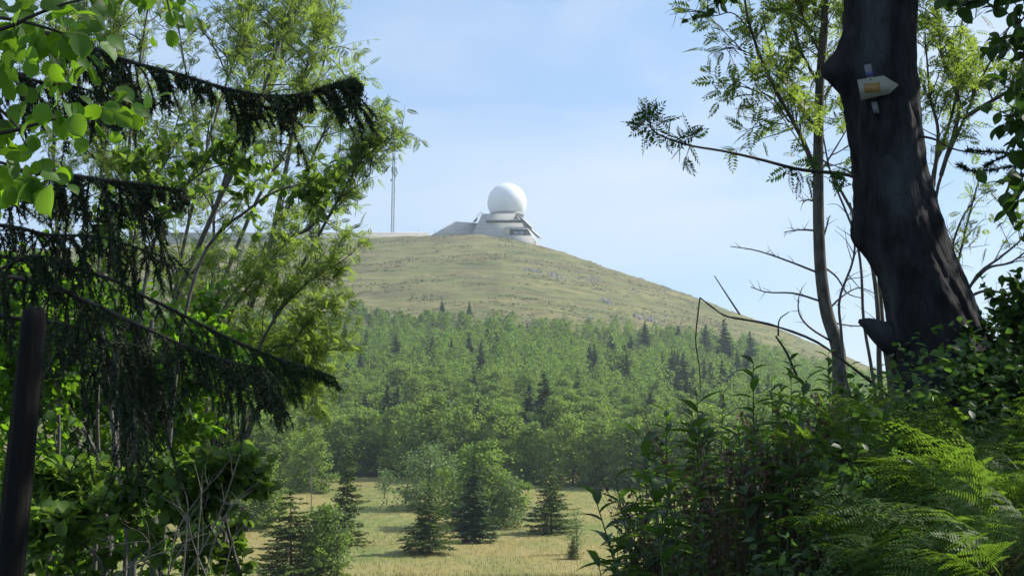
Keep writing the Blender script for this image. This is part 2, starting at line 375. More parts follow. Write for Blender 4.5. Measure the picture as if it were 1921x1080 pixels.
M_trunk = bark_mat("big_trunk_bark", (0.005, 0.0055, 0.006), (0.027, 0.029, 0.033), 18, 0.4, 1.0, c3=(0.048, 0.055, 0.060))
M_stem = bark_mat("rowan_bark", (0.06, 0.055, 0.045), (0.17, 0.16, 0.14), 20, 0.6, 0.3)
M_twig = plain("dark_twig", (0.035, 0.028, 0.022), 0.8, 0, 0.3, 20)
M_drytwig = plain("bare_grey_twig", (0.17, 0.15, 0.125), 0.8, 0, 0.3, 20)
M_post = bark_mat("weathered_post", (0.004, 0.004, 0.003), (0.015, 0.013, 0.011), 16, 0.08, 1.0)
M_greenstem = plain("green_stalk", (0.06, 0.09, 0.03), 0.6)

# ------------------------------------------------------------------ setting: ground sheet
def build_ground():
    a = np.linspace(-1, 1, 381); xs = np.sinh(a * 5.6) / math.sinh(5.6) * 1500
    ys = np.concatenate([np.arange(-40, -6, 4.0), np.arange(-6, 22, 0.25), np.arange(22, 80, 1.0), np.arange(80, 300, 1.4), np.arange(300, 700, 2.0), np.arange(700, 1500, 20), np.arange(1500, 3200, 100)])
    X, Y = np.meshgrid(xs, ys); Z = terrain(X, Y)
    ny, nx = X.shape
    V = np.stack([X, Y, Z], -1).reshape(-1, 3)
    i = np.arange(ny - 1)[:, None] * nx; j = np.arange(nx - 1)[None, :]
    Fa = np.stack([i + j, i + j + 1, i + nx + j + 1, i + nx + j], -1).reshape(-1, 4)
    mb = MB(); mb.add(V, Fa); o = mb.build("ground", M_ground, None, True); tag(o, "grassy hillside and meadow rising to the summit", None, None, "structure")
build_ground()

# ------------------------------------------------------------------ summit station
def build_station():
    Y0 = 642.0
    root = empty("radar_station", P(940, 460, Y0), "concrete summit station with a big white radome ball on its stepped roof", "building")
    b = MB()
    # main body, leaning front face, right side turned slightly into view
    fr = [P(868, 478, Y0 - 7), P(1012, 478, Y0 - 7), P(970, 400, Y0 - 1), P(904.5, 401, Y0 - 1)]
    bk = [P(868, 478, Y0 + 28) + (6, 0, 0), P(1024, 478, Y0 + 26), P(975, 400, Y0 + 22), P(912, 401, Y0 + 22)]
    b.hexa(np.array(fr + bk)); part(b, "concrete_body", M_conc, root)
    # louvre bands with lips (front)
    def front(px, py, out_=0.0):
        f = (py - 401) / 77.0; return P(px, py, Y0 - 1 - 6 * f - out_)
    b = MB(); b.hexa(np.array([front(912, 418, .25), front(981.5, 418, .25), front(979, 413, .25), front(912, 413, .25), front(912, 418, -1), front(981.5, 418, -1), front(979, 413, -1), front(912, 413, -1)]))
    part(b, "louvre_band", M_dark, root)
    b = MB(); b.hexa(np.array([front(911, 413.4, 1.6), front(980.5, 413.4, 1.6), front(979.5, 411.6, .9), front(911, 411.6, .9), front(911, 413.4, -1), front(980.5, 413.4, -1), front(979.5, 411.6, -1), front(911, 411.6, -1)]))
    part(b, "roof_lip", M_conc, root)
    # window bay
    wb = MB(); wb.hexa(np.array([front(956, 441.5, .35), front(993, 441.5, .35), front(988, 429, .35), front(956, 429, .35), front(956, 441.5, -1), front(993, 441.5, -1), front(988, 429, -1), front(956, 429, -1)]))
    wo = part(wb, "window_recess_shade", M_dark, root)  # dark slab on the wall, standing for the shade in the recess
    b = MB(); b.hexa(np.array([front(963.5, 439.3, .6), front(971.8, 439.3, .6), front(971.8, 433.6, .6), front(963.5, 433.6, .6), front(963.5, 439.3, .2), front(971.8, 439.3, .2), front(971.8, 433.6, .2), front(963.5, 433.6, .2)]))
    b.hexa(np.array([front(973, 439.3, .6), front(982, 439.3, .6), front(982, 433.6, .6), front(973, 433.6, .6), front(973, 439.3, .2), front(982, 439.3, .2), front(982, 433.6, .2), front(973, 433.6, .2)]))
    part(b, "window", M_glass, root)
    b = MB(); b.hexa(np.array([front(945, 429.6, 3.6), front(991, 431, 3.6), front(986, 425.5, .8), front(948, 425.5, .8), front(945, 429.6, -1) , front(991, 431, -1), front(986, 425.5, -1), front(948, 425.5, -1)]))
    part(b, "canopy", M_conc, root)
    b = MB(); b.hexa(np.array([front(947, 480, 2.4), front(1013, 480, 2.4), front(998, 441.5, 2.2), front(948.5, 441.0, 2.2), front(947, 480, -1), front(1013, 480, -1), front(998, 441.5, -1), front(948.5, 441.0, -1)]))
    part(b, "lower_wall", M_conc, root)
    # side hoods: slanting slabs seen almost edge on, underside shade painted by dark slabs
    for (x0, y0, x1, y1) in ((969, 399.5, 997.5, 427.5), (983, 418.5, 1014, 447)):
        b = MB()
        dn = 1.9
        V = [P(x0, y0 + dn, Y0 - 3), P(x1, y1 + .6, Y0 - 5), P(x1 + .4, y1 - .6, Y0 - 5), P(x0, y0, Y0 - 3),
             P(x0 + 3, y0 + dn, Y0 + 14), P(x1 + 3, y1 + .6, Y0 + 14), P(x1 + 3.4, y1 - .6, Y0 + 14), P(x0 + 3, y0, Y0 + 14)]
        b.hexa(np.array(V)); ho = part(b, "side_hood", M_conc, root)
        b = MB()
        V = [P(x0 + 2, y0 + 5, Y0 - 2.5), P(x1 - 6, y1 - 1.5, Y0 - 4.5), P(x1 - 1.5, y1 - .2, Y0 - 4.5), P(x0 + 1, y0 + dn, Y0 - 2.5),
             P(x0 + 4, y0 + 5, Y0 + 13), P(x1 - 4, y1 - 1.5, Y0 + 13), P(x1 + 1, y1 - .2, Y0 + 13), P(x0 + 3, y0 + dn, Y0 + 13)]
        b.hexa(np.array(V)); part(b, "side_shade_and_louvre", M_dark, root)  # dark slab painting the shade beneath this hood
    b = MB(); V = [P(886, 416.5, Y0 - 1), P(893, 416.5, Y0 - 1), P(897, 408, Y0 - 1), P(894.5, 408, Y0 - 1), P(886, 416.5, Y0 + 4), P(893, 416.5, Y0 + 4), P(897, 408, Y0 + 4), P(894.5, 408, Y0 + 4)]
    b.hexa(np.array(V)); part(b, "side_shade_and_louvre", M_dark, root)
    # radome ball, faceted slightly by panels
    c = P(951, 380.5, Y0 + 10); r = 37.3 / F * (Y0 + 10) 
    b = MB(); nu, nv = 64, 40; th = np.linspace(0.0, PI * 0.83, nv); ph = np.arange(nu) / nu * 2 * PI
    TH, PH = np.meshgrid(th, ph, indexing='ij')
    V = np.stack([np.sin(TH) * np.cos(PH), np.sin(TH) * np.sin(PH), np.cos(TH)], -1) * r + c
    i = np.arange(nv - 1)[:, None] * nu; j = np.arange(nu)[None, :]; j2 = (j + 1) % nu
    b.add(V.reshape(-1, 3), np.stack([i + j, i + nu + j, i + nu + j2, i + j2], -1).reshape(-1, 4)); part(b, "radome", M_white, root, True)
    # collar ring
    b = MB(); prof = [(0.60, -0.98), (0.82, -0.72), (0.86, -0.70), (0.86, -0.56), (0.80, -0.55)]
    R_ = np.array(prof); V = np.stack([np.outer(R_[:, 0], np.cos(ph)), np.outer(R_[:, 0], np.sin(ph)), np.repeat(R_[:, 1][:, None], nu, 1)], -1) * r + c
    i = np.arange(len(prof) - 1)[:, None] * nu
    b.add(V.reshape(-1, 3), np.stack([i + j, i + j2, i + nu + j2, i + nu + j], -1).reshape(-1, 4)); part(b, "radome_collar", M_grey, root, True)
    # railing
    b = MB()
    for k in range(7):
        q = P(905 - k * 1.8, 401 + k * 1.2 - 0.5, Y0 + 2); b.tube([q + (0, 0, -.4), q + (0, 0, 1.3)], .05, 4)
    b.tube([P(905, 396.2, Y0 + 2), P(894.2, 403.5, Y0 + 2)], .05, 4); part(b, "railing", M_steel, root)
    # sloping annex to the left
    b = MB()
    fr = [P(785, 455, Y0 - 3), P(885, 455, Y0 - 3), P(899, 418.5, Y0 + 4), P(854, 415.5, Y0 + 4)]
    bk = [P(785, 455, Y0 + 22), P(880, 455, Y0 + 22), P(893, 418.5, Y0 + 16), P(854, 415.5, Y0 + 16)]
    b.hexa(np.array(fr + bk)); part(b, "annex", M_conc, root, label="low annex with a sloping left end")
    # long terrace wall
    r2 = empty("terrace_wall", P(700, 452, Y0), "long low concrete wall with white coping left of the radome station", "wall")
    b = MB(); b.hexa(np.array([P(300, 475, Y0), P(806, 475, Y0), P(806, 437.5, Y0), P(300, 437.5, Y0), P(300, 475, Y0 + 9), P(806, 475, Y0 + 9), P(806, 437.5, Y0 + 9), P(300, 437.5, Y0 + 9)]))
    part(b, "wall_face", M_conc, r2)
    b = MB(); b.hexa(np.array([P(299, 437.3, Y0 - .5), P(801, 437.3, Y0 - .5), P(801, 435.7, Y0 - .5), P(299, 435.7, Y0 - .5), P(299, 437.3, Y0 + 9.5), P(801, 437.3, Y0 + 9.5), P(801, 435.7, Y0 + 9.5), P(299, 435.7, Y0 + 9.5)]))
    part(b, "coping", M_coping, r2)
    b = MB()
    for px in (712, 785, 815):
        q = P(px, 436, Y0 + 3); b.tube([q, q + (0, 0, 1.2)], .09, 5)
    part(b, "bollard_light", M_dark, r2)
    # lattice mast
    r3 = empty("radio_mast", P(736, 450, Y0 + 16), "tall thin grey lattice radio mast rising behind the low wall", "mast")
    b = MB(); base = P(736, 452, Y0 + 16); top = P(739.5, 250, Y0 + 16); H = top - base
    n = 36; w0, w1 = .68, .55
    cs = [(1, 1), (-1, 1), (-1, -1), (1, -1)]
    for k in range(4):
        b.tube([base + np.array((cs[k][0] * w0, cs[k][1] * w0, 0)), top + np.array((cs[k][0] * w1, cs[k][1] * w1, 0))], .11, 4)
    for q in range(n):
        for k in range(4):
            a_ = base + H * q / n + np.array((cs[k][0], cs[k][1], 0)) * (w0 + (w1 - w0) * q / n); k2 = (k + 1) % 4
            c_ = base + H * (q + 1) / n + np.array((cs[k2][0], cs[k2][1], 0)) * (w0 + (w1 - w0) * q / n)
            b.tube([a_, c_], .07, 3); b.tube([a_, base + H * q / n + np.array((cs[k2][0], cs[k2][1], 0)) * (w0 + (w1 - w0) * q / n)], .06, 3)
    part(b, "lattice", M_steel, r3)
    b = MB()
    for f in (.22, .38, .46, .6, .72, .85):
        q = base + H * f; b.tube([q + (.6, -.6, 0), q + (1.3, -.6, 0)], .06, 4); b.tube([q + (1.3, -.6, -.35), q + (1.3, -.6, .35)], .08, 5)
    b.box(base + H * .56 + (-1.1, -.7, 0), (.6, .5, 1.0)); part(b, "antenna_array", M_steel, r3)
build_station()

# ------------------------------------------------------------------ scree and rocks on the hill
def ground_hit(px, py, lo=60.0, hi=640.0):
    """terrain point under photo pixel, by marching the ray"""
    ys = np.arange(lo, hi, 0.7)
    d = P(px, py, 1.0)
    pts = ys[:, None] * d[None]
    z = terrain(pts[:, 0], pts[:, 1])
    k = np.nonzero(pts[:, 2] < z)[0]
    if len(k) == 0: return None
    p = pts[k[0]]; return np.array((p[0], p[1], TZ(p[0], p[1])))
def rock_template(seed):
    r = np.random.default_rng(seed); V = rdir(14, r) * (1, .8, .6) * r.uniform(.75, 1.1, (14, 1))
    import bmesh
    bm = bmesh.new()
    for v in V: bm.verts.new(v)
    bmesh.ops.convex_hull(bm, input=bm.verts); bmesh.ops.triangulate(bm, faces=bm.faces)
    bm.verts.ensure_lookup_table(); bm.verts.index_update()
    tv = np.array([v.co[:] for v in bm.verts]); tf = np.array([[v.index for v in f.verts] for f in bm.faces]); bm.free()
    return tv, tf
RT = [rock_template(s) for s in range(4)]
def build_scree():
    patches = [(1000, 508, 16, 3.5, 60), (1045, 518, 20, 4, 70), (1112, 524, 20, 6, 60), (1085, 513, 7, 2, 8), (1138, 566, 14, 6, 60), (1215, 598, 30, 7, 110), (1190, 545, 10, 3, 10), (1245, 592, 12, 4, 14), (1106, 596, 7, 2, 9)]
    for k, (cx, cy_, sx, sy, n) in enumerate(patches):
        b = MB(); c = ground_hit(cx, cy_, 330)
        if c is None: continue
        for tv, tf in RT:
            m = n // 3
            T = []
            for _ in range(m):
                a, rr = rng.uniform(0, 2 * PI), rng.uniform(0, 1) ** .6
                h = ground_hit(cx + sx * rr * math.cos(a) + 4 * rng.normal() * .5, cy_ + sy * rr * math.sin(a) + (cx + sx * rr * math.cos(a) - cx) * .22, c[1] - 60, c[1] + 70)
                if h is not None: T.append(h)
            if not T: continue
            T = np.array(T); Mx = frames(rdir(len(T)), np.tile((0, 0, 1.0), (len(T), 1)) + .3 * rdir(len(T)), rng.uniform(.22, 1.0, len(T)) ** 1.5); T = T - np.array((0, 0, .16))
            b.inst(tv, [tf], Mx, T)
        if not b.n: continue
        o = b.build("scree", M_rock); tag(o, ["pale scree patch high on the hillside below the station", "pale scree patch right of the highest one", "pale scree spread near the skyline below the station", "few small pale stones above the wide scree", "small steep pale scree halfway down the hillside", "widest pale scree just above the wood", "few pale stones on the hillside near the skyline", "few pale stones right of the widest scree", "small pale outcrop just above the wood edge"][k], "scree", "scree on the hillside", "stuff")
build_scree()

def build_heath():
    b = MB(); n = 60000; X = rng.uniform(-190, 260, n); Y = rng.uniform(330, 645, n); Z = terrain(X, Y)
    q = fbm(X / 16, Y / 9, 4) + .35 * fbm(X / 60, Y / 30, 2); keep = (q > .30); X, Y, Z = X[keep][:15000], Y[keep][:15000], Z[keep][:15000]; n = len(X)
    tv = np.array([(-.5, 0, 0), (0, -.45, .16), (.5, 0, 0), (0, .45, .16)])
    for k in range(3):
        T = np.stack([X + .3 * rng.normal(size=n), Y + .3 * rng.normal(size=n), Z + rng.uniform(.02, .25, n)], -1)
        b.inst(tv, [np.array([[0, 1, 2, 3]])], frames(rng.normal(size=(n, 3)) * (1, 1, .3), np.array((0, -.3, 1.)) + .6 * rng.normal(size=(n, 3)), rng.uniform(.2, .75, n)), T)
    o = b.build("heath", M_heath); tag(o, "low olive and brown heath tufts spotting the hill grass", "heath", None, "stuff")
build_heath()

# ------------------------------------------------------------------ mid-distance trees (prototypes at about 1 m unit height, then scaled)
QUAD = np.array([(-.5, 0, 0), (0, -.42, .06), (.55, 0, 0), (0, .42, .06)]); QF = [np.array([[0, 1, 2, 3]])]
def beech_mesh(seed, H=8.0, W=3.4, nclump=46, per=62, q=0.30, matl=M_beech, shrub=0.02):
    r = np.random.default_rng(seed); b = MB()
    lobes = r.normal(size=(6, 3)); lobes /= np.linalg.norm(lobes, axis=1)[:, None]
    Cs = []
    for k in range(nclump):
        u = (k + .5) / nclump; z = shrub + (1 - shrub) * u ** 1.2
        prof = .72 + .28 * math.sin(min(1, z / .3) * PI / 2) if z < .3 else max(0.0, 1 - ((z - .3) / .74) ** 1.7) ** .8
        a = k * 2.399 + r.normal() * .5
        rr = W * prof * (r.uniform(.45, 1.0)) * (1 + .18 * math.sin(a * 2 + seed) + .14 * math.sin(a * 3 + seed * 2))
        Cs.append((rr * math.cos(a), rr * math.sin(a), z * H * r.uniform(.93, 1.07)))
    for c in Cs:
        c = np.array(c); outd = np.array((c[0], c[1], 0.0)); nl = np.linalg.norm(outd) + 1e-6; outd /= nl
        side = np.array((-outd[1], outd[0], 0))
        s = r.uniform(.75, 1.45)
        p = r.normal(size=(per, 3))
        p /= np.linalg.norm(p, axis=1)[:, None]; p *= r.uniform(.2, 1, (per, 1)) ** .5
        off = outd * (p[:, :1] * .95 * s) + side * (p[:, 1:2] * .75 * s) + np.array((0, 0, 1.0)) * (p[:, 2:] * .52 * s + .24 * p[:, :1] * s)
        T = c + off
        n_ = np.array((0, 0, .9)) + outd * .75 + .55 * r.normal(size=(per, 3)) + .4 * r.normal(size=3)
        D = outd + .9 * r.normal(size=(per, 3)) - np.array((0, 0, .2))
        b.inst(QUAD, QF, frames(D, n_, q * r.uniform(.7, 1.3, per)), T)
    # inner fill
    m = int(nclump * per * .34); p = r.normal(size=(m, 3)) * (W * .36, W * .36, H * .22) + (0, 0, H * .40); p[:, 2] = np.clip(p[:, 2], .1, H * .88)
    b.inst(QUAD, QF, frames(r.normal(size=(m, 3)), r.normal(size=(m, 3)), np.full(m, q * 1.15)), p)
    t = MB(); 
    t.tube(spline([(0, 0, -1.0), (.05, .02, H * .25), (-.06, .05, H * .55), (0, 0, H * .85)], 8), np.linspace(.16, .03, 8) * H / 8, 6)
    for c in Cs[::4]:
        z0 = max(.1 * H, c[2] * .6); t.tube(spline([(0, 0, z0), (c[0] * .5, c[1] * .5, z0 + (c[2] - z0) * .6), c], 4), np.linspace(.06, .015, 4) * H / 8, 4)
    return b, t
def spruce_mesh(seed, H=8.0, W=2.0, rows=26, q=0.26, lean=0.0, gappy=0.0, base=0.06):
    r = np.random.default_rng(seed); b = MB(); t = MB()
    t.tube([(0, 0, -1.0), (0, 0, H * .5), (0, 0, H * 1.0)], [.13 * H / 8, .07 * H / 8, .012], 6)
    for k in range(rows):
        f = k / (rows - 1); z = H * (base + (1 - base) * f ** .92)
        Lr = W * (1 - f) ** .82 * r.uniform(.72, 1.12) + .12
        nb = max(4, int(10 * (1 - f) + 4))
        for j in range(nb):
            if r.random() < gappy: continue
            a = r.uniform(0, 2 * PI); Lb = Lr * r.uniform(.6, 1.2); z = H * (base + (1 - base) * f ** .92) + r.normal() * .75 * H / rows
            d = np.array((math.cos(a), math.sin(a), 0)); sd = np.array((-d[1], d[0], 0))
            m = max(6, int(Lb / q * 7.5))
            s = r.uniform(.08, 1, m); wdt = .42 * Lb * (1.05 - s) * r.uniform(-1, 1, m) + .04 * r.normal(size=m)
            dz = -.22 * s * Lb + .20 * s ** 2.5 * Lb + r.normal(size=m) * .05 - .05
            T = np.array((0, 0, z)) + d * (s * Lb)[:, None] + sd * wdt[:, None] + np.array((0, 0, 1.)) * dz[:, None]
            D = d + sd * (np.sign(wdt) * .6)[:, None] + np.array((0, 0, -.35)) + .3 * r.normal(size=(m, 3))
            n_ = np.array((0, 0, 1.)) + .45 * r.normal(size=(m, 3)) + d * .3
            sc_ = np.stack([q * r.uniform(.9, 1.6, m), q * r.uniform(.5, .8, m), np.full(m, q)], -1)
            b.inst(QUAD, QF, frames(D, n_, sc_), T)
    top = np.array((0, 0, H)); m = 14
    T = top - np.array((0, 0, 1.)) * r.uniform(0, .5, m)[:, None]; b.inst(QUAD, QF, frames(np.array((0, 0, 1.)) + .5 * r.normal(size=(m, 3)), r.normal(size=(m, 3)), np.full(m, q * .7)), T)
    return b, t

def make_proto(name, cat, crown, trunk, mc, label):
    root = bpy.data.objects.new(name, None); col.objects.link(root); tag(root, label, cat)
    c = crown.build("crown", mc); c.parent = root
    t = trunk.build("trunk", M_bark_far); t.parent = root
    root['_used'] = 0
    return root
PROTO = {}
for i in range(5): PROTO['b', i] = ("beech_tree", "tree", *beech_mesh(100 + i, W=[3.3, 3.0, 3.8, 2.8, 3.4][i], nclump=[66, 60, 74, 56, 64][i], per=74, q=.29), M_beech)
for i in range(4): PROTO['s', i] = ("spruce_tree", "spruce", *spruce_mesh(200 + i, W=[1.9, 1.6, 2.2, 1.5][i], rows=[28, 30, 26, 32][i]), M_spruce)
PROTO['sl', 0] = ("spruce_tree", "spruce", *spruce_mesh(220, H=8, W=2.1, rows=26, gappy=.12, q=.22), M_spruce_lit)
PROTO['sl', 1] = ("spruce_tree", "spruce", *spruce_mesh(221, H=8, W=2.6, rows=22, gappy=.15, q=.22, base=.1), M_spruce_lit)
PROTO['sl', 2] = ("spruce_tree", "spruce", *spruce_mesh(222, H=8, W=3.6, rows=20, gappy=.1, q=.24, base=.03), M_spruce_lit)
PROTO['p', 0] = ("willow_bush", "bush", *beech_mesh(300, H=6, W=3.6, nclump=56, per=60, q=.22, matl=M_pale, shrub=.03), M_pale)
PROTO['sap', 0] = ("sapling", "sapling", *beech_mesh(310, H=6, W=1.5, nclump=26, per=20, q=.2, shrub=.2), M_pale)
ROOTS = {}
def place(key, pos, h, wf, label, group=None, name=None, cat=None, rz=None):
    """h: wanted height; wf: width factor"""
    H0 = 6.0 if key[0] in ('p', 'sap') else 8.0
    if key not in ROOTS:
        nm, ct, cr, tr, mc = PROTO[key]; ROOTS[key] = make_proto(nm, ct, cr, tr, mc, label); r = ROOTS[key]
        del r['_used']; 
    else:
        r = ROOTS[key].copy(); col.objects.link(r)
        for ch in ROOTS[key].children: c = ch.copy(); c.parent = r; col.objects.link(c)
    if name: r.name = name
    s = h / H0
    r.location = tuple(pos); r.rotation_euler = (rng.normal() * .03, rng.normal() * .03, rng.uniform(0, 6.28) if rz is None else rz); r.scale = (s * wf, s * wf, s)
    r['label'] = label; r['category'] = cat or ROOTS[key]['category']
    if group: r['group'] = group
    elif 'group' in r: del r['group']
    return r
def place_px(key, px, base_py, top_py, wf, label, group=None, name=None, cat=None, sink=0.0):
    g = ground_hit(px, base_py, 75, 560)
    h = (base_py - top_py) / F * g[1]
    return place(key, g - (0, 0, sink), h * 1.02, wf, label, group, name, cat)
# trees standing in the meadow
MG = "trees scattered over the meadow"
place_px(('sl', 0), 645, 1024, 856, 1.05, "slender spruce with a long bare leader, left side of the meadow", MG)
place_px(('sl', 1), 806, 1038, 915, 1.45, "small spruce in front of the round pale bush", MG)
place_px(('s', 0), 886, 1018, 880, 1.6, "broad dark spruce in the clump in the middle of the meadow", MG)
place_px(('b', 0), 905, 985, 838, 1.3, "leafy green tree behind the broad dark spruce in the meadow", MG)
place_px(('p', 0), 806, 955, 846, 1.3, "round pale grey-green bush left of the meadow clump", MG)
place_px(('p', 0), 944, 988, 900, 1.1, "low pale bush at the right foot of the meadow clump", MG)
place_px(('sl', 1), 1034, 1000, 877, 1.35, "lone spruce with a bare foot at the right of the meadow", MG)
place_px(('sap', 0), 1083, 1040, 962, 1.05, "thin pale sapling right of the lone spruce", MG)
place_px(('sl', 0), 1075, 1048, 1008, 1.5, "tiny spruce at the foot of the thin pale sapling", MG)
place_px(('sl', 2), 545, 1110, 950, 1.35, "wide low spruce at the bottom edge left of the meadow", MG)
place_px(('b', 3), 604, 1105, 975, 1.0, "low rounded green tree squeezed between the wide spruce and the pale sapling", MG)
place_px(('sap', 0), 632, 1100, 975, 1.2, "light green feathery sapling beside the low spruces", MG)
place_px(('sap', 0), 722, 935, 884, 1.0, "faint pale sapling alone high in the meadow", MG)
place_px(('b', 1), 578, 922, 812, 1.1, "rounded light green tree left of the slender spruce", MG)
place_px(('b', 3), 490, 990, 880, 1.2, "green tree at the left edge of the meadow behind bare twigs", MG)
place_px(('s', 2), 450, 995, 905, 1.5, "dark low spruce behind the bare twigs on the left", MG)
place_px(('b', 2), 395, 1000, 860, 1.0, "leafy tree half hidden behind the left thicket", MG)
g_ = ground_hit(583, 962, 75, 560)
dr = empty("dead_tree", g_, "thin bare grey stem left of the slender spruce", "dead tree")
b = MB(); b.tube(spline([g_ + (0, 0, -.4), g_ + (.05, 0, 2), g_ + (-.05, 0, 4.6)], 8), np.linspace(.07, .03, 8), 5); part(b, "trunk", M_drytwig, dr)
b = MB()
for k in range(16):
    z = rng.uniform(1.5, 4.6); a = rng.uniform(0, 6.28); l_ = rng.uniform(.3, .8)
    b.tube([g_ + (0, 0, z), g_ + (l_ * math.cos(a), l_ * math.sin(a), z + l_ * .5)], .018, 3)
part(b, "bare_twig", M_drytwig, dr)

# the wood: front edge by hand, the rest scattered; the biggest as things, the rest one mass
WG = "trees of the wood on the hillside"
front = [(('b', 0), 690, 890, 772, 1.1, "wide beech at the wood edge right above the slender spruce"),
         (('b', 2), 640, 895, 790, .9, "dark beech at the wood edge behind the slender spruce tip"),
         (('b', 1), 800, 897, 750, 1.15, "tall broad beech at the wood edge above the round pale bush"),
         (('b', 3), 742, 893, 768, .9, "narrow beech between the two broad ones at the wood edge"),
         (('b', 4), 868, 902, 770, 1.0, "beech at the wood edge above the meadow clump"),
         (('b', 2), 940, 905, 772, 1.05, "domed beech at the wood edge right of the meadow clump"),
         (('b', 0), 1000, 908, 800, 1.0, "low dark beech at the wood edge left of the lone spruce tip"),
         (('s', 1), 1022, 880, 710, 1.35, "tallest dark spruce rising above the front row of the wood"),
         (('s', 3), 1048, 870, 750, 1.3, "dark spruce close beside the tallest one on its right"),
         (('b', 4), 1075, 910, 790, 1.1, "beech at the wood edge behind the lone spruce"),
         (('b', 1), 1130, 912, 800, 1.1, "light green beech with drooping layers at the wood edge on the right"),
         (('b', 3), 1185, 914, 792, 1.2, "beech at the right end of the visible wood edge"),
         (('b', 2), 1250, 914, 780, 1.0, "beech at the wood edge just behind the tall herbs"),
         (('b', 0), 1330, 914, 770, 1.0, "beech of the front row hidden behind the right bank herbs"),
         (('b', 4), 530, 912, 790, 1.1, "beech at the left end of the wood edge"),
         (('b', 0), 470, 915, 770, 1.1, "beech behind the left thicket above the meadow corner")]
taken = []
for key, px, by, ty, wf, lab in front:
    o = place_px(key, px, by, ty, wf, lab, WG); taken.append((o.location.x, o.location.y))
edge = [(('s', 3), 829, 588, 564, 1.5, "small lone spruce poking out above the wood edge on the grass"),
        (('s', 1), 880, 597, 568, 1.2, "small spruce at the top edge of the wood below the radome"),
        (('s', 0), 742, 700, 632, 1.5, "dark spruce in the upper left of the wood"),
        (('s', 0), 1210, 668, 606, 1.3, "dark slim spruce at the top edge of the wood below the widest scree"),
        (('s', 1), 1272, 655, 612, 1.4, "small spruce right of the slim one at the top edge"),
        (('s', 2), 1325, 678, 610, 1.0, "dark spruce left of the two leaning together near the arching dead stem"),
        (('s', 0), 1360, 700, 603, 1.3, "broad dark spruce beside the arching dead stem"),
        (('s', 2), 1148, 700, 632, 1.2, "dark spruce in the upper right of the wood"),
        (('s', 0), 1410, 700, 625, 1.2, "dark spruce behind the herb tips on the right"),
        (('s', 1), 890, 745, 690, 1.3, "dark spruce amid the beeches in the middle of the wood")]
for key, px, by, ty, wf, lab in edge:
    o = place_px(key, px, by, ty, wf, lab, WG); taken.append((o.location.x, o.location.y))
TOPPX = [300, 640, 700, 830, 960, 1100, 1250, 1400, 1560, 1700]; TOPPY = [585, 590, 588, 602, 614, 624, 637, 652, 705, 735]
cand = []
y = 182.0
while y < 560:
    step = np.interp(y, [180, 260, 420], [5.0, 5.2, 4.8])
    for x in np.arange(-0.33 * y, 0.33 * y, step):
        xx = x + rng.uniform(-.45, .45) * step; yy = y + rng.uniform(-.45, .45) * step
        cand.append((xx, yy))
    y += step
cand = np.array(cand); cz = terrain(cand[:, 0], cand[:, 1]); pts = np.column_stack([cand, cz])
qx, qy = project(pts)
edgepy = np.interp(qx, TOPPX, TOPPY) + 6 * fbm(qx / 22, qy * 0 + 3.3, 3)
okm = (qy > edgepy) & (qx > 150) & (qx < 1760)
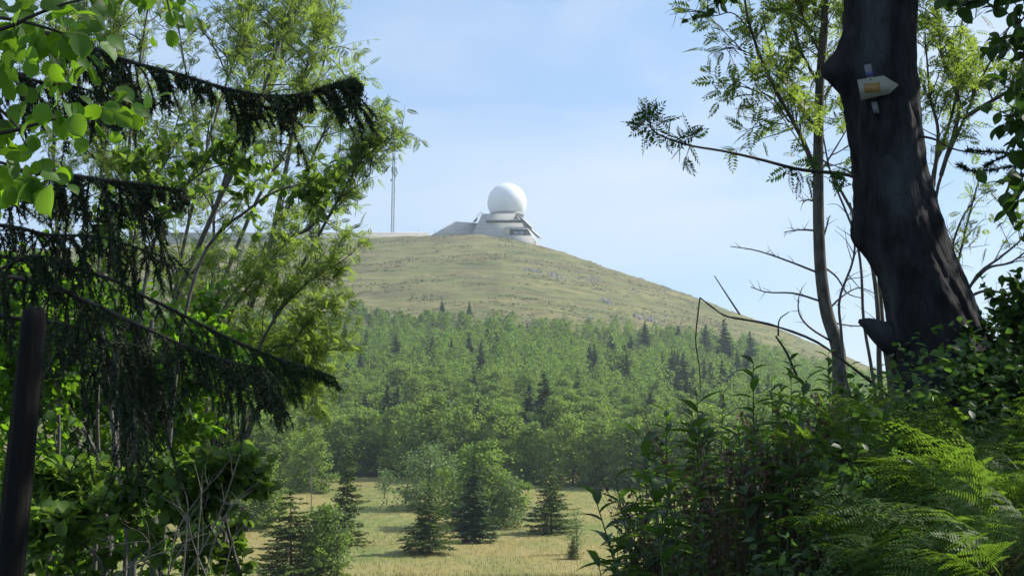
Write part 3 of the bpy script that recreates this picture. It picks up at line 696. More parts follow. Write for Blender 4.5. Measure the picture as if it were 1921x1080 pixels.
# visible only (ground in front of the crest)
pts = pts[okm]; qx = qx[okm]; qy = qy[okm]
tk = np.array(taken)
dmin = np.min(np.hypot(pts[:, None, 0] - tk[None, :, 0], pts[:, None, 1] - tk[None, :, 1]), 1)
k_ = dmin > 3.0; pts = pts[k_]; qx = qx[k_]; qy = qy[k_]
order = np.argsort(pts[:, 1])
hz = [(560, "behind the left thicket"), (640, "beside the left thicket"), (700, "left of the mast"), (770, "below the mast"), (830, "left of the annex"), (890, "below the annex"), (950, "left of the radome"), (1010, "below the radome"), (1070, "below the highest scree"), (1130, "below the second scree"), (1190, "below the small steep scree"), (1250, "below the widest scree"), (1320, "left of the arching stem"), (1400, "behind the arching stem"), (9999, "behind the bank herbs")]
stuffb = MB(); nthing = 0; counts = {}
for idx in order:
    p = pts[idx]; Yd = p[1]; px = qx[idx]; py = qy[idx]
    patch = fbm(p[0] / 26 + 3, p[1] / 26, 3)
    spr = rng.random() < (0.10 + 0.34 * (patch > .45) + .10 * (px > 1150))
    small = np.interp(py, [600, 660, 760, 880], [3.2, 5.6, 7.0, 7.6])
    h = small * rng.uniform(.58, 1.2) * (1.0 + .22 * float(patch)) * (1.15 if spr else 1)
    kind = 's' if spr else 'b'
    var = int(rng.integers(0, 4 if spr else 5))
    limit = 90 if spr else 185
    vis = 470 < px < 1450
    if vis and counts.get(kind, 0) < limit:
        counts[kind] = counts.get(kind, 0) + 1
        hzn = next(s for lim, s in hz if px < lim)
        vz = "near the foot of the wood" if py > 860 else "behind the front row" if py > 835 else "low in the wood" if py > 810 else "under mid wood" if py > 785 else "in mid wood" if py > 755 else "in the upper wood"
        sz = "tall" if h > small * 1.12 else "low" if h < small * .9 else "medium"
        wf_ = rng.uniform(.95, 1.35); br_ = "broad" if wf_ > 1.15 else "slim"
        lab = f"{sz} {br_} {'dark spruce' if spr else 'green beech'} {vz}, {hzn}"
        place((kind, var), p, h, wf_ * (1.1 if spr else 1), lab, WG)
    else:
        stuffb_pts = (p, h, kind)
        r_ = rng
        if spr:
            m = 150; f = r_.uniform(0, 1, m) ** 1.5; a = r_.uniform(0, 2 * PI, m); rad = h * .25 * (1 - f) ** .8 * r_.uniform(.35, 1, m) + .05
            T = p + np.stack([rad * np.cos(a), rad * np.sin(a), h * (.04 + .96 * f)], -1)
            D = np.stack([np.cos(a), np.sin(a), -.35 + 0 * a], -1) + .3 * r_.normal(size=(m, 3)); n_ = np.array((0, 0, 1.)) + .4 * r_.normal(size=(m, 3))
            stuffb.inst(QUAD, QF, frames(D, n_, np.stack([r_.uniform(.5, .85, m), r_.uniform(.3, .5, m), np.full(m, .4)], -1) * (0.45 + .55 * (1 - f))[:, None]), T, 1)
        else:
            nc = 30; per = 17
            u = (np.arange(nc) + .5) / nc; a = np.arange(nc) * 2.399 + r_.uniform(0, 6); R_ = h * .42 * np.sqrt(np.clip(1 - (2 * u * .5 + .02 - .0) ** 2, 0.05, 1)) * r_.uniform(.5, 1, nc) * np.where(u > .85, .5, 1)
            C = p + np.stack([R_ * np.cos(a), R_ * np.sin(a), h * (.08 + .9 * u)], -1)
            C = np.repeat(C, per, 0); m = len(C)
            T = C + r_.normal(size=(m, 3)) * (.42, .42, .22) * h / 6
            D = r_.normal(size=(m, 3)); n_ = np.array((0, 0, .8)) + .65 * r_.normal(size=(m, 3)) + (C - p - (0, 0, h * .4)) * .12
            stuffb.inst(QUAD, QF, frames(D, n_, r_.uniform(.26, .5, m)), T, 0)
o = stuffb.build("far_wood", [M_beech, M_spruce]); tag(o, "mass of small beeches and spruces filling the upper wood on the hillside", "wood", None, "stuff")
print("wood things", counts, "total", len(pts))

# meadow grass tufts
def build_grass():
    b = MB(); n = 26000
    Y = 72 + (185 - 72) * rng.random(n) ** 1.25; X = rng.uniform(-.28, .25, n) * Y
    Z = terrain(X, Y)
    keep = fbm(X / 4, Y / 6, 3) > -.25
    X, Y, Z = X[keep], Y[keep], Z[keep]; n = len(X)
    T = np.stack([X, Y, Z], -1)
    tv = np.array([(-.06, 0, 0), (.06, 0, 0), (.02, .0, 1.0), (-.03, 0, .8)])
    D = np.stack([np.cos(rng.uniform(0, 6.28, n)), .3 * rng.normal(size=n), 0 * X], -1)
    up = np.array((0, 0, 1.)) + .35 * rng.normal(size=(n, 3))
    Mx = frames(D, up, 1.0); Mx = np.stack([Mx[:, :, 0], Mx[:, :, 1], Mx[:, :, 2]], -1) * rng.uniform(.10, .30, n)[:, None, None]
    b.inst(tv, QF, Mx, T)
    o = b.build("meadow_grass", M_straw); tag(o, "straw coloured tufts of grass over the meadow", "grass", None, "stuff")
build_grass()

# haze: even pale air round camera and scene
hm, ht = mat("pale_air"); ho_ = ht.nodes.new("ShaderNodeOutputMaterial"); pv = ht.nodes.new("ShaderNodeVolumePrincipled")
pv.inputs['Color'].default_value = (0.80, 0.90, 1.0, 1); pv.inputs['Density'].default_value = 0.00027; pv.inputs['Anisotropy'].default_value = 0.3
ht.links.new(pv.outputs[0], ho_.inputs['Volume'])
b = MB(); b.box((0, 1480, 22), (3300, 3700, 320)); hz_ = b.build("haze", hm); tag(hz_, "thin pale haze in the air", None, None, "stuff")
# ================================================================== FOREGROUND
# ---- leaf templates: x along the leaf, z up, unit length
def tri(f): return [np.array(f)]
def rowan_leaf(pairs=6, seed=0, simple=False):
    """pinnate leaf: leaflets either side of a drooping rachis"""
    r = np.random.default_rng(seed); V = []; Q = []
    zz = lambda x: -.22 * x * x
    V += [(0, -.008, 0), (0, .008, 0), (.5, .006, zz(.5)), (.5, -.006, zz(.5)), (.95, .004, zz(.95)), (.95, -.004, zz(.95))]; Q += [(0, 3, 2, 1), (3, 5, 4, 2)]
    def leaflet(x, sgn, l, ang, droop):
        c, s_ = math.cos(ang), math.sin(ang) * sgn
        b0 = np.array((x, 0, zz(x))); d = np.array((c, s_, -droop)); nrm = np.array((-s_, c, 0)) * .17 * l * 1.05
        k = len(V); V.extend([tuple(b0), tuple(b0 + d * l * .5 - nrm + (0, 0, .02)), tuple(b0 + d * l), tuple(b0 + d * l * .5 + nrm + (0, 0, .02))]); Q.append((k, k + 1, k + 2, k + 3))
    for k in range(pairs):
        x = .22 + .70 * k / (pairs - 1); l = .34 * math.sin((.30 + .55 * k / (pairs - 1)) * PI) ** .7 * r.uniform(.9, 1.08)
        for sg in (-1, 1): leaflet(x, sg, l, math.radians(62 + r.normal() * 5), .12 + .1 * r.random())
    leaflet(.95, 1, .26, 0, .3)
    return np.array(V), [np.array(Q)]
def blade_leaf(outline, fold=.12, droop=.25, pleat=0.0):
    """leaf from half outline [(x, halfwidth)], folded along the midrib"""
    V = []; n = len(outline)
    for x, h in outline: V.append((x, 0, -droop * x * x))
    for x, h in outline: V.append((x + .25 * h, h, fold * h * 2 - droop * x * x - .25 * h * h + pleat * (len(V) % 2)))
    for x, h in outline: V.append((x + .25 * h, -h, fold * h * 2 - droop * x * x - .25 * h * h + pleat * (len(V) % 2)))
    Q = []
    for i in range(n - 1):
        Q.append((i, i + 1, n + i + 1, n + i)); Q.append((i, 2 * n + i, 2 * n + i + 1, i + 1))
    return np.array(V), [np.array(Q)]
HAZEL = blade_leaf([(-.25, .006), (0, .008), (.02, .16), (.06, .27), (.13, .33), (.20, .385), (.26, .37), (.33, .42), (.42, .41), (.47, .44), (.56, .40), (.62, .415), (.70, .34), (.76, .34), (.84, .22), (.88, .2), (.94, .07), (1.08, 0.004)], .14, .32, .022)
OVAL = blade_leaf([(-.15, .01), (0, .02), (.12, .2), (.3, .32), (.5, .33), (.7, .25), (.88, .1), (1, .005)], .15, .2)
LANCE = blade_leaf([(0, .01), (.1, .085), (.3, .155), (.55, .15), (.8, .075), (1, .004)], .2, .38)
ROWAN = [rowan_leaf(6, 1), rowan_leaf(7, 2)]
def fern_frond(seed, L=1.0, n=20):
    r = np.random.default_rng(seed); cv = r.uniform(-.22, .22); dr = r.uniform(.35, .62); V = []; Q = []
    arch = lambda t: np.array((.86 * t, cv * t * t, .62 * t - dr * t ** 2.4)) * L
    pts = [arch(t) for t in np.linspace(0, 1, 14)]
    for i in range(13):
        a, b = pts[i], pts[i + 1]; k = len(V); w_ = .006 * (1 - i / 14)
        V += [a + (0, -w_, 0), b + (0, -w_, 0), b + (0, w_, 0), a + (0, w_, 0)]; Q.append((k, k + 1, k + 2, k + 3))
    for i in range(n):
        t = .22 + .78 * i / n; o = arch(t); tg = arch(min(1, t + .02)) - arch(t - .02); tg /= np.linalg.norm(tg)
        pl0 = L * .30 * (1 - (t - .22) / .80) ** .85 * min(1, (t - .1) * 6)
        for sg in (-1, 1):
            if r.random() < .06: continue
            pl = pl0 * r.uniform(.75, 1.1); d = np.array((0, sg, 0)) * .92 + tg * (.42 + .12 * r.normal()) + np.array((0, 0, -.10 + .16 * r.normal())); d /= np.linalg.norm(d)
            sd = np.cross(d, np.cross(tg, np.array((0, sg, 0)))); sd = tg - d * np.dot(tg, d); sd /= np.linalg.norm(sd)
            m = max(3, int(pl / .020))
            for j in range(m):
                u = (j + .5) / m; q = o + d * pl * u + (0, 0, -.05 * u * u * L); ll = (pl * .14 * (1 - u) ** .7 + .005) * r.uniform(.7, 1.15); ww = pl / m * .40
                for s2 in (-1, 1):
                    e = sd * s2 * .95 + d * .3; k = len(V)
                    V += [q - d * ww, q + e * ll * .6 - d * ww * .8, q + e * ll, q + d * ww]; Q.append((k, k + 1, k + 2, k + 3))
    return np.array(V, float), [np.array(Q)]

# ---- branch growing
def grow_twigs(path, n, length, up=.35, spread=1.0, start=.2, r0=.006, bend=.25, rg=None, out_dir=None):
    """side shoots of a limb: list of (points, radii)"""
    rg = rg or rng; res = []
    path = np.asarray(path); m = len(path)
    for _ in range(n):
        t = rg.uniform(start, 1.0); i = min(m - 2, int(t * (m - 1))); p = path[i] + (path[i + 1] - path[i]) * (t * (m - 1) - i)
        tg = path[i + 1] - path[i]; tg = tg / (np.linalg.norm(tg) + 1e-9)
        d = tg * .7 + rg.normal(size=3) * spread * .6 + np.array((0, 0, up))
        if out_dir is not None: d = d + out_dir
        d /= np.linalg.norm(d); l = length * rg.uniform(.5, 1.2) * (1.15 - .5 * t)
        q = [p]; 
        for s_ in range(4):
            d = d + rg.normal(size=3) * bend * .6 + np.array((0, 0, -.03 * s_)); d /= np.linalg.norm(d); q.append(q[-1] + d * l / 4)
        res.append((spline(q, 7), np.linspace(r0, r0 * .3, 7)))
    return res
def leaves_on(twigs, per, size, up=.9, spread=.8, start=.25, rg=None, hang=.15):
    """positions and frames of leaves set along twigs"""
    rg = rg or rng; T = []; D = []
    for q, _ in twigs:
        m = len(q)
        for k in range(per):
            t = start + (1 - start) * (k + rg.random()) / per; i = min(m - 2, int(t * (m - 1))); p = q[i] + (q[i + 1] - q[i]) * (t * (m - 1) - i)
            tg = q[i + 1] - q[i]; tg = tg / (np.linalg.norm(tg) + 1e-9)
            D.append(tg * .6 + rg.normal(size=3) * spread + np.array((0, 0, -hang))); T.append(p)
    T = np.array(T); D = np.array(D); n = len(T)
    Nn = np.array((0, 0, up)) + .5 * rg.normal(size=(n, 3))
    return T, frames(D, Nn, size * rg.uniform(.7, 1.2, n))
def limb(pxs, n=16):
    """spline through (px, py, Y) points"""
    return spline([P(*q) for q in pxs], n)

# ---- rowan trees behind, left
def rowan_tree(base, limbs, rad, nt, tl, n2, tl2, per, leaf, label, mleaf=None, seed=1, name="rowan_tree", tmpl=None, group=None, hang=.15, stem_mat=None, per_tw=1.0, start=.22):
    rg = np.random.default_rng(seed)
    root = empty(name, base, label, "tree", group)
    tr = MB(); br = MB(); lf = MB(); A = []
    for q in limbs:
        path = limb(q, 20); rr = np.linspace(rad, rad * .18, 20)
        tr.tube(path, rr, 7)
        t1 = grow_twigs(path, nt, tl, start=start, r0=rad * .3, rg=rg)
        t2 = []
        for p_, r_ in t1:
            br.tube(p_, r_, 4); t2 += grow_twigs(p_, n2, tl2, start=.15, r0=rad * .12, rg=rg)
        for p_, r_ in t2: br.tube(p_[::2], r_[::2], 3)
        t3 = grow_twigs(path, int(nt * 1.2), tl2, start=.45, r0=rad * .12, rg=rg)
        for p_, r_ in t3: br.tube(p_[::2], r_[::2], 3)
        A += t2 + t1 + t3
    tms = tmpl or ROWAN
    T, Mx = leaves_on(A, per, leaf, rg=rg, hang=hang)
    h = rg.integers(0, len(tms), len(T))
    for k, (tv, tf) in enumerate(tms): lf.inst(tv, tf, Mx[h == k], T[h == k])
    part(tr, "trunk", stem_mat or M_stem, root, True); part(br, "branches", stem_mat or M_stem, root); part(lf, "foliage", mleaf or M_rowan, root)
    print(label[:40], "leaves", len(T))
    return root
RG = "rowans of the left thicket"
def gx(px, Y): return on_ground(px, Y)
rowan_tree(gx(380, 13), [[(350, 1150, 13), (400, 860, 13), (440, 650, 13.1), (505, 470, 13.2), (575, 320, 13.2), (625, 210, 13), (665, 130, 13)],
                         [(400, 860, 13), (470, 700, 13), (555, 520, 12.8), (615, 410, 12.7), (660, 330, 12.6), (715, 245, 12.6)],
                         [(440, 650, 13.1), (520, 470, 12.9), (590, 420, 12.8), (635, 340, 12.7), (690, 290, 12.6), (738, 250, 12.5)],
                         [(505, 470, 13.2), (540, 300, 13.3), (560, 190, 13.4), (585, 90, 13.4), (600, 50, 13.4)]],
           .028, 21, .50, 4, .30, 5, .115, "tall rowan whose sparse tips reach right toward the mast", seed=11, group=RG)
rowan_tree(gx(330, 14.5), [[(300, 1150, 14.5), (305, 820, 14.5), (325, 570, 14.6), (370, 350, 14.6), (420, 170, 14.7), (480, 10, 14.8)],
                           [(325, 570, 14.6), (400, 400, 14.3), (470, 240, 14.2), (520, 90, 14.2), (560, -30, 14.2)],
                           [(305, 820, 14.5), (260, 560, 15), (240, 330, 15), (260, 130, 15), (290, -60, 15)]],
           .036, 30, .85, 4, .42, 6, .125, "tall rowan with upright limbs behind the topmost dark spruce bough", seed=12, group=RG)
rowan_tree(gx(430, 12), [[(400, 1150, 12), (450, 850, 12), (530, 680, 12), (590, 590, 11.9), (640, 570, 11.9)],
                         [(450, 850, 12), (470, 700, 11.8), (520, 590, 11.6), (590, 520, 11.5), (640, 492, 11.4)],
                         [(400, 1000, 12), (400, 760, 11.9), (430, 600, 11.8), (480, 520, 11.7), (560, 430, 11.6)],
                         [(450, 850, 12), (500, 740, 12.2), (550, 690, 12.2), (600, 655, 12.2)]],
           .022, 17, .48, 4, .30, 5, .11, "low yellow green rowan leaning over the hillside edge", seed=13, group=RG)
rowan_tree(gx(150, 15.5), [[(180, 1150, 15.5), (140, 780, 15.5), (110, 480, 15.5), (100, 200, 15.6), (110, -60, 15.6)],
                           [(140, 780, 15.5), (190, 520, 15.4), (190, 280, 15.2), (200, 60, 15.2)],
                           [(180, 1150, 15.5), (220, 850, 15), (215, 640, 14.9), (260, 420, 14.8), (330, 260, 14.7)]],
           .040, 30, .9, 4, .45, 6, .13, "rowan furthest left behind the wooden post and spruce boughs", seed=14, group=RG)
rowan_tree(gx(360, 17), [[(380, 1150, 17), (390, 700, 17), (400, 400, 17), (360, 200, 17), (330, 20, 17)], [(400, 400, 17), (450, 260, 17), (470, 120, 17), (450, -20, 17)], [(390, 600, 17), (480, 380, 17), (560, 240, 17), (610, 110, 17), (625, 30, 17)], [(390, 700, 17), (290, 400, 17), (250, 250, 17), (225, 90, 17), (215, -20, 17)], [(450, 260, 17), (520, 140, 17), (545, 30, 17), (540, -40, 17)], [(290, 400, 17), (160, 240, 17), (120, 90, 17), (140, -30, 17)]],
           .032, 24, 1.0, 4, .5, 5, .125, "pale airy rowan at the back filling the sky above the top dark bough", mleaf=M_rowan_pale, seed=15, group=RG, start=.3)
rowan_tree(gx(470, 12.5), [[(420, 1150, 12.5), (430, 860, 12.5), (440, 720, 12.5), (500, 640, 12.5), (590, 600, 12.5)], [(430, 860, 12.5), (400, 680, 12.5), (430, 560, 12.5), (520, 480, 12.5)], [(430, 860, 12.5), (350, 700, 12.5), (330, 560, 12.5), (380, 490, 12.5)], [(440, 720, 12.5), (500, 700, 12.4), (560, 670, 12.3)], [(430, 860, 12.5), (470, 780, 12.5), (540, 740, 12.5), (580, 735, 12.5)]],
           .020, 15, .6, 4, .34, 5, .11, "dense rowan low in the gap beside the hillside with bright feathery leaves", seed=16, group=RG, start=.15)
# broad-leaved shrubs between them
rowan_tree(gx(330, 9), [[(300, 1100, 9), (330, 700, 9), (380, 480, 9), (470, 390, 8.9), (540, 352, 8.8), (600, 366, 8.7)],
                        [(250, 1100, 9), (260, 640, 9), (300, 420, 8.9), (370, 330, 8.8), (450, 300, 8.7)],
                        [(250, 1100, 9), (190, 600, 9), (200, 430, 9), (290, 310, 8.9)]],
           .018, 11, .42, 3, .22, 6, .075, "slim beech bush with yellow green oval leaves under the top dark bough", mleaf=M_bushl, seed=21, name="beech_bush", tmpl=[OVAL], start=.5)
rowan_tree(gx(420, 8), [[(480, 1180, 8), (400, 1000, 8), (350, 930, 7.9), (280, 900, 7.8), (200, 890, 7.8)],
                        [(480, 1180, 8), (420, 960, 8), (430, 900, 8), (465, 905, 7.9)],
                        [(330, 1180, 8), (280, 1020, 8), (200, 960, 7.9), (120, 930, 7.8), (80, 930, 7.8)],
                        [(330, 1180, 8), (360, 1000, 7.8), (390, 930, 7.7), (440, 900, 7.7)],
                        [(200, 1180, 7.5), (190, 1060, 7.4), (140, 1010, 7.3), (100, 1000, 7.3)]],
           .014, 14, .34, 3, .18, 7, .075, "low hazel bush with bright leaves across the bottom left", mleaf=M_bushl, seed=22, name="hazel_bush", tmpl=[HAZEL], start=.1)
rowan_tree(gx(150, 11), [[(150, 1180, 11), (130, 900, 11), (100, 700, 11), (60, 500, 11)], [(150, 1180, 11), (220, 900, 11), (300, 760, 11), (400, 700, 11)], [(150, 1180, 11), (40, 900, 11), (0, 700, 11), (-40, 500, 11)], [(200, 1180, 11.5), (300, 900, 11.5), (350, 620, 11.5)], [(100, 1180, 11.5), (180, 800, 11.5), (220, 600, 11.5)]],
           .022, 34, .8, 5, .36, 8, .095, "dense dark leafy bush filling the thicket behind the spruce boughs", mleaf=M_hazel, seed=23, name="thicket_bush", tmpl=[OVAL], start=.05)

rowan_tree(gx(40, 9), [[(60, 1180, 9), (30, 900, 9), (20, 700, 9), (30, 540, 9)], [(60, 1180, 9), (-20, 900, 9), (-40, 700, 9), (-60, 520, 9)], [(80, 1180, 9), (110, 850, 9), (110, 700, 9), (150, 620, 9)]],
           .018, 24, .55, 4, .3, 7, .075, "leafy bush showing on both sides of the wooden post", mleaf=M_hazel, seed=24, name="thicket_bush", tmpl=[OVAL], start=.05)
# grey stems standing in the thicket
for k, (pts_, rr, lab) in enumerate([([(205, 1000, 10), (215, 860, 10), (218, 760, 10), (216, 560, 10)], .035, "straightest grey stem in the left thicket"),
                                     ([(290, 1090, 10.5), (285, 900, 10.5), (270, 780, 10.5), (285, 600, 10.5)], .04, "thick grey stem in the left thicket right of the straightest one"),
                                     ([(180, 1000, 9.5), (186, 900, 9.5), (183, 780, 9.5), (186, 700, 9.5)], .018, "thin pale stem left of the straightest grey stem"),
                                     ([(200, 1000, 9.4), (190, 880, 9.4), (165, 820, 9.4), (150, 790, 9.4)], .02, "leaning thin stem left of the straightest grey stem"),
                                     ([(235, 1050, 9.6), (245, 900, 9.6), (243, 820, 9.6), (246, 700, 9.6)], .018, "thin pale stem right of the straightest grey stem")]):
    p_ = limb(pts_, 12); base = p_[0].copy(); gz = TZ(base[0], base[1]); r_ = empty("shrub_stem", (base[0], base[1], gz), lab, "stem", "grey stems in the left thicket")
    b = MB(); b.tube(np.vstack([[base[0], base[1], gz - .1], p_]), np.linspace(rr, rr * .5, 13), 7); part(b, "stem", M_stem, r_, True)
    b = MB(); [b.tube(a_, c_, 4) for a_, c_ in grow_twigs(p_, 10, .5, r0=.006)]; part(b, "twigs", M_stem, r_)

# bare arching canes at the bottom left
rgc = np.random.default_rng(31)
canes = [[(330, 1110, 6.5), (400, 990, 6.5), (450, 850, 6.4), (470, 760, 6.4)], [(300, 1110, 6.3), (355, 1010, 6.3), (460, 950, 6.2), (420, 945, 6.2)], [(205, 1085, 6), (290, 1040, 6), (370, 1030, 6)], [(340, 1110, 6.6), (350, 1000, 6.6), (345, 960, 6.6), (300, 930, 6.5)],
         [(380, 1110, 6.8), (400, 1020, 6.8), (440, 940, 6.8), (485, 905, 6.8)], [(250, 1100, 6.2), (280, 1030, 6.2), (260, 1015, 6.2), (150, 1035, 6.2)], [(395, 1100, 6.7), (360, 1010, 6.7), (350, 930, 6.7)], [(310, 1110, 6.4), (330, 1000, 6.4), (375, 930, 6.4), (420, 880, 6.4)],
         [(370, 1110, 7), (372, 1000, 7), (378, 930, 7), (365, 870, 7)], [(415, 1100, 7), (445, 1000, 7), (520, 930, 6.9)], [(200, 1110, 6.1), (240, 1060, 6.1), (350, 985, 6.1)]]
for k, c_ in enumerate(canes):
    p_ = limb(c_, 12); gz = TZ(p_[0][0], p_[0][1])
    r_ = empty("bare_cane", (p_[0][0], p_[0][1], gz), ["bare cane reaching highest at the right of the bottom left tangle", "bare cane bending right then back at the bottom left", "low bare cane lying left at the bottom left edge of the tangle", "bare cane whose tip turns left above the tangle", "bare cane ending nearest the meadow", "low bare cane hooking far left at the bottom", "bare cane rising nearly straight in mid tangle", "bare cane slanting up right through the tangle", "straightest upright bare cane in the tangle", "bare cane slanting right over the meadow corner", "lowest bare cane crossing the tangle from bottom left"][k], "cane", "bare canes at the bottom left")
    b = MB(); b.tube(np.vstack([[p_[0][0], p_[0][1], gz - .05], p_]), np.linspace(.0042, .0018, 13), 5); part(b, "stalk", M_drytwig, r_)
    b = MB(); [b.tube(a_, c2, 3) for a_, c2 in grow_twigs(p_, 4, .22, r0=.002, rg=rgc, spread=.6)]; part(b, "twigs", M_drytwig, r_)

# ---- dark spruce with hanging twigs, left
def needle_twigs(mbN, mbW, twigs, dens=520, ln=.017, rg=None):
    rg = rg or rng; T = []; D = []; 
    for q, rr in twigs:
        mbW.tube(q[::2], rr[::2], 3)
        seg = np.linalg.norm(np.diff(q, axis=0), axis=1); Lq = seg.sum(); n = int(Lq * dens * 1.5)
        t = rg.random(n); i = np.minimum((t * (len(q) - 1)).astype(int), len(q) - 2); f = (t * (len(q) - 1) - i)[:, None]
        p = q[i] + (q[i + 1] - q[i]) * f; tg = q[i + 1] - q[i]; tg = tg / (np.linalg.norm(tg, axis=1)[:, None] + 1e-9)
        T.append(p); D.append(tg * .8 + rg.normal(size=(n, 3)) * .75)
    T = np.concatenate(T); D = np.concatenate(D); n = len(T)
    tv = np.array([(0, -1, 0), (1, 0, 0), (0, 1, 0)], float) * (1, .13, 1)
    mbN.inst(tv, [np.array([[0, 1, 2]])], frames(D, rg.normal(size=(n, 3)), ln * rg.uniform(.7, 1.25, n)), T)
def hanging_bough(path, n, hang, rg, r0=.012, fwd=.25, dens=520, upright=None, side=.25, start=.05, sub=3, ln=.017):
    """a bough with drooping side shoots"""
    tw = []
    m = len(path)
    for k in range(n):
        t = start + (1 - start) * (k + rg.random()) / n; i = min(m - 2, int(t * (m - 1))); p = path[i] + (path[i + 1] - path[i]) * (t * (m - 1) - i)
        tg = path[i + 1] - path[i]; tg /= np.linalg.norm(tg) + 1e-9
        l = np.interp(t, np.linspace(0, 1, len(hang)), hang) * rg.uniform(.4, 1.15) * (.62 + .75 * float(fbm(t * 9 + path[0][2] * 7, path[0][1] * 3, 2)) + .25)
        l = max(l, .05); s_ = rg.normal(size=3) * (side, side * 1.2, 0)
        q = [p]; d = tg * fwd * 3 + s_ * 2 + np.array((0, 0, -.35)); d /= np.linalg.norm(d)
        for j in range(5):
            q.append(q[-1] + d * l / 5); d = d * .62 + np.array((0, 0, -.5)) + tg * fwd * .5 + rg.normal(size=3) * .10; d /= np.linalg.norm(d)
        q = spline(q, 9); tw.append((q, np.linspace(.0035, .0012, 9)))
        for _ in range(sub):
            i2 = int(rg.integers(2, 8)); d2 = (q[i2] - q[i2 - 1]); d2 = d2 / np.linalg.norm(d2) + rg.normal(size=3) * .45; d2 /= np.linalg.norm(d2)
            l2 = l * rg.uniform(.15, .4); q2 = spline([q[i2], q[i2] + d2 * l2 * .5, q[i2] + d2 * l2 + (0, 0, -.2 * l2)], 5); tw.append((q2, np.linspace(.002, .001, 5)))
    return tw
rs = np.random.default_rng(41)
sproot = empty("spruce_tree", (-2.35, 4.9, TZ(-2.35, 4.9)), "dark spruce at the left edge whose shaded boughs hang with drooping twigs", "tree")
b = MB(); zt = TZ(-2.35, 4.9); b.tube([(-2.35, 4.9, zt - .2), (-2.3, 4.9, 1), (-2.3, 4.85, 4), (-2.28, 4.9, 8)], [.17, .14, .10, .04], 12); part(b, "trunk", M_bark_far, sproot, True)
boughs = [([(-430, 40, 4.9), (60, 60, 4.4), (160, 85, 4.2), (240, 115, 4.1), (330, 138, 4.05), (420, 165, 4.0), (500, 180, 4.0), (570, 176, 3.98), (620, 160, 3.96), (664, 148, 3.95)], 100, [.12, .2, .3, .38, .40, .34, .2, .05], .28, .008, M_needle, 620),
          ([(-430, 250, 4.9), (40, 320, 4.5), (120, 328, 4.4), (200, 338, 4.3), (280, 348, 4.3), (345, 358, 4.3)], 60, [.3, .36, .36, .36, .30, .2], .12, .010, M_needle, 560),
          ([(-430, 500, 4.9), (20, 520, 4.5), (150, 560, 4.3), (250, 605, 4.2), (350, 650, 4.15), (430, 678, 4.1), (490, 690, 4.1)], 62, [.25, .3, .36, .34, .36, .3, .16], .15, .009, M_needle, 500),
          ([(-430, 420, 5.6), (120, 500, 5.5), (280, 560, 5.4), (400, 620, 5.35), (500, 665, 5.3), (580, 690, 5.3), (625, 708, 5.3)], 60, [.2, .2, .2, .26, .26, .22, .10], .25, .009, M_needle_g, 520),
          ([(-430, 80, 5.2), (-60, 110, 4.9), (60, 150, 4.8), (150, 165, 4.8), (240, 200, 4.8)], 50, [.25, .28, .28, .2, .1], .2, .009, M_needle, 520),
          ([(-430, 380, 5.2), (-20, 420, 4.9), (90, 440, 4.8), (190, 445, 4.8), (300, 480, 4.8)], 44, [.3, .34, .34, .3, .2], .15, .009, M_needle, 480),
          ([(-430, 520, 5.3), (0, 590, 5.0), (120, 640, 4.9), (220, 690, 4.9), (270, 730, 4.9)], 38, [.25, .3, .3, .28, .15], .15, .009, M_needle, 480),
          ([(-430, 560, 4.9), (60, 600, 4.6), (200, 640, 4.5), (280, 700, 4.4), (310, 760, 4.4)], 28, [.25, .26, .3, .3, .15], .15, .008, M_needle, 480),
          ([(-430, 560, 4.7), (-60, 520, 4.4), (60, 480, 4.3), (150, 505, 4.3)], 26, [.2, .2, .15, .1], .15, .008, M_needle, 480),
          # unseen boughs above the picture, added to shade the foreground
          ([(-430, -700, 5), (0, -520, 4.3), (300, -420, 3.9), (520, -380, 3.6)], 70, [.35, .35, .3, .2], .2, .012, M_needle, 300),
          ([(-430, -400, 5), (0, -300, 4.6), (250, -230, 4.4), (420, -190, 4.3)], 60, [.3, .3, .25, .2], .2, .012, M_needle, 300),
          ([(-430, -900, 5), (0, -900, 5.2), (300, -820, 5.4), (600, -760, 5.6)], 60, [.45, .45, .4, .3], .2, .012, M_needle, 300),
          ([(-430, -400, 5), (-300, -600, 3.8), (0, -600, 3.0), (300, -560, 2.4)], 60, [.35, .35, .3, .2], .2, .012, M_needle, 300)]
for pxs, n_, hang, fwd, rad, mt_, dens in boughs:
    path = limb(pxs, 26); tw = hanging_bough(path, int(n_ * 1.15), hang, rs, fwd=fwd, dens=dens, sub=4)
    wood = MB(); wood.tube(path, np.linspace(rad * 1.1, rad * .25, 26), 6); nd = MB()
    tw.append((path[8:], np.full(18, .004)))
    needle_twigs(nd, wood, tw, dens, rg=rs)
    bo = part(wood, "bough", M_twig, sproot); nd.build("needles", mt_, bo)
# (a bough's needles are a sub-part, already in world space: shift them to the spruce's origin)
for bo in sproot.children:
    for nd in bo.children: nd.data.transform(Matrix.Translation(-sproot.location))

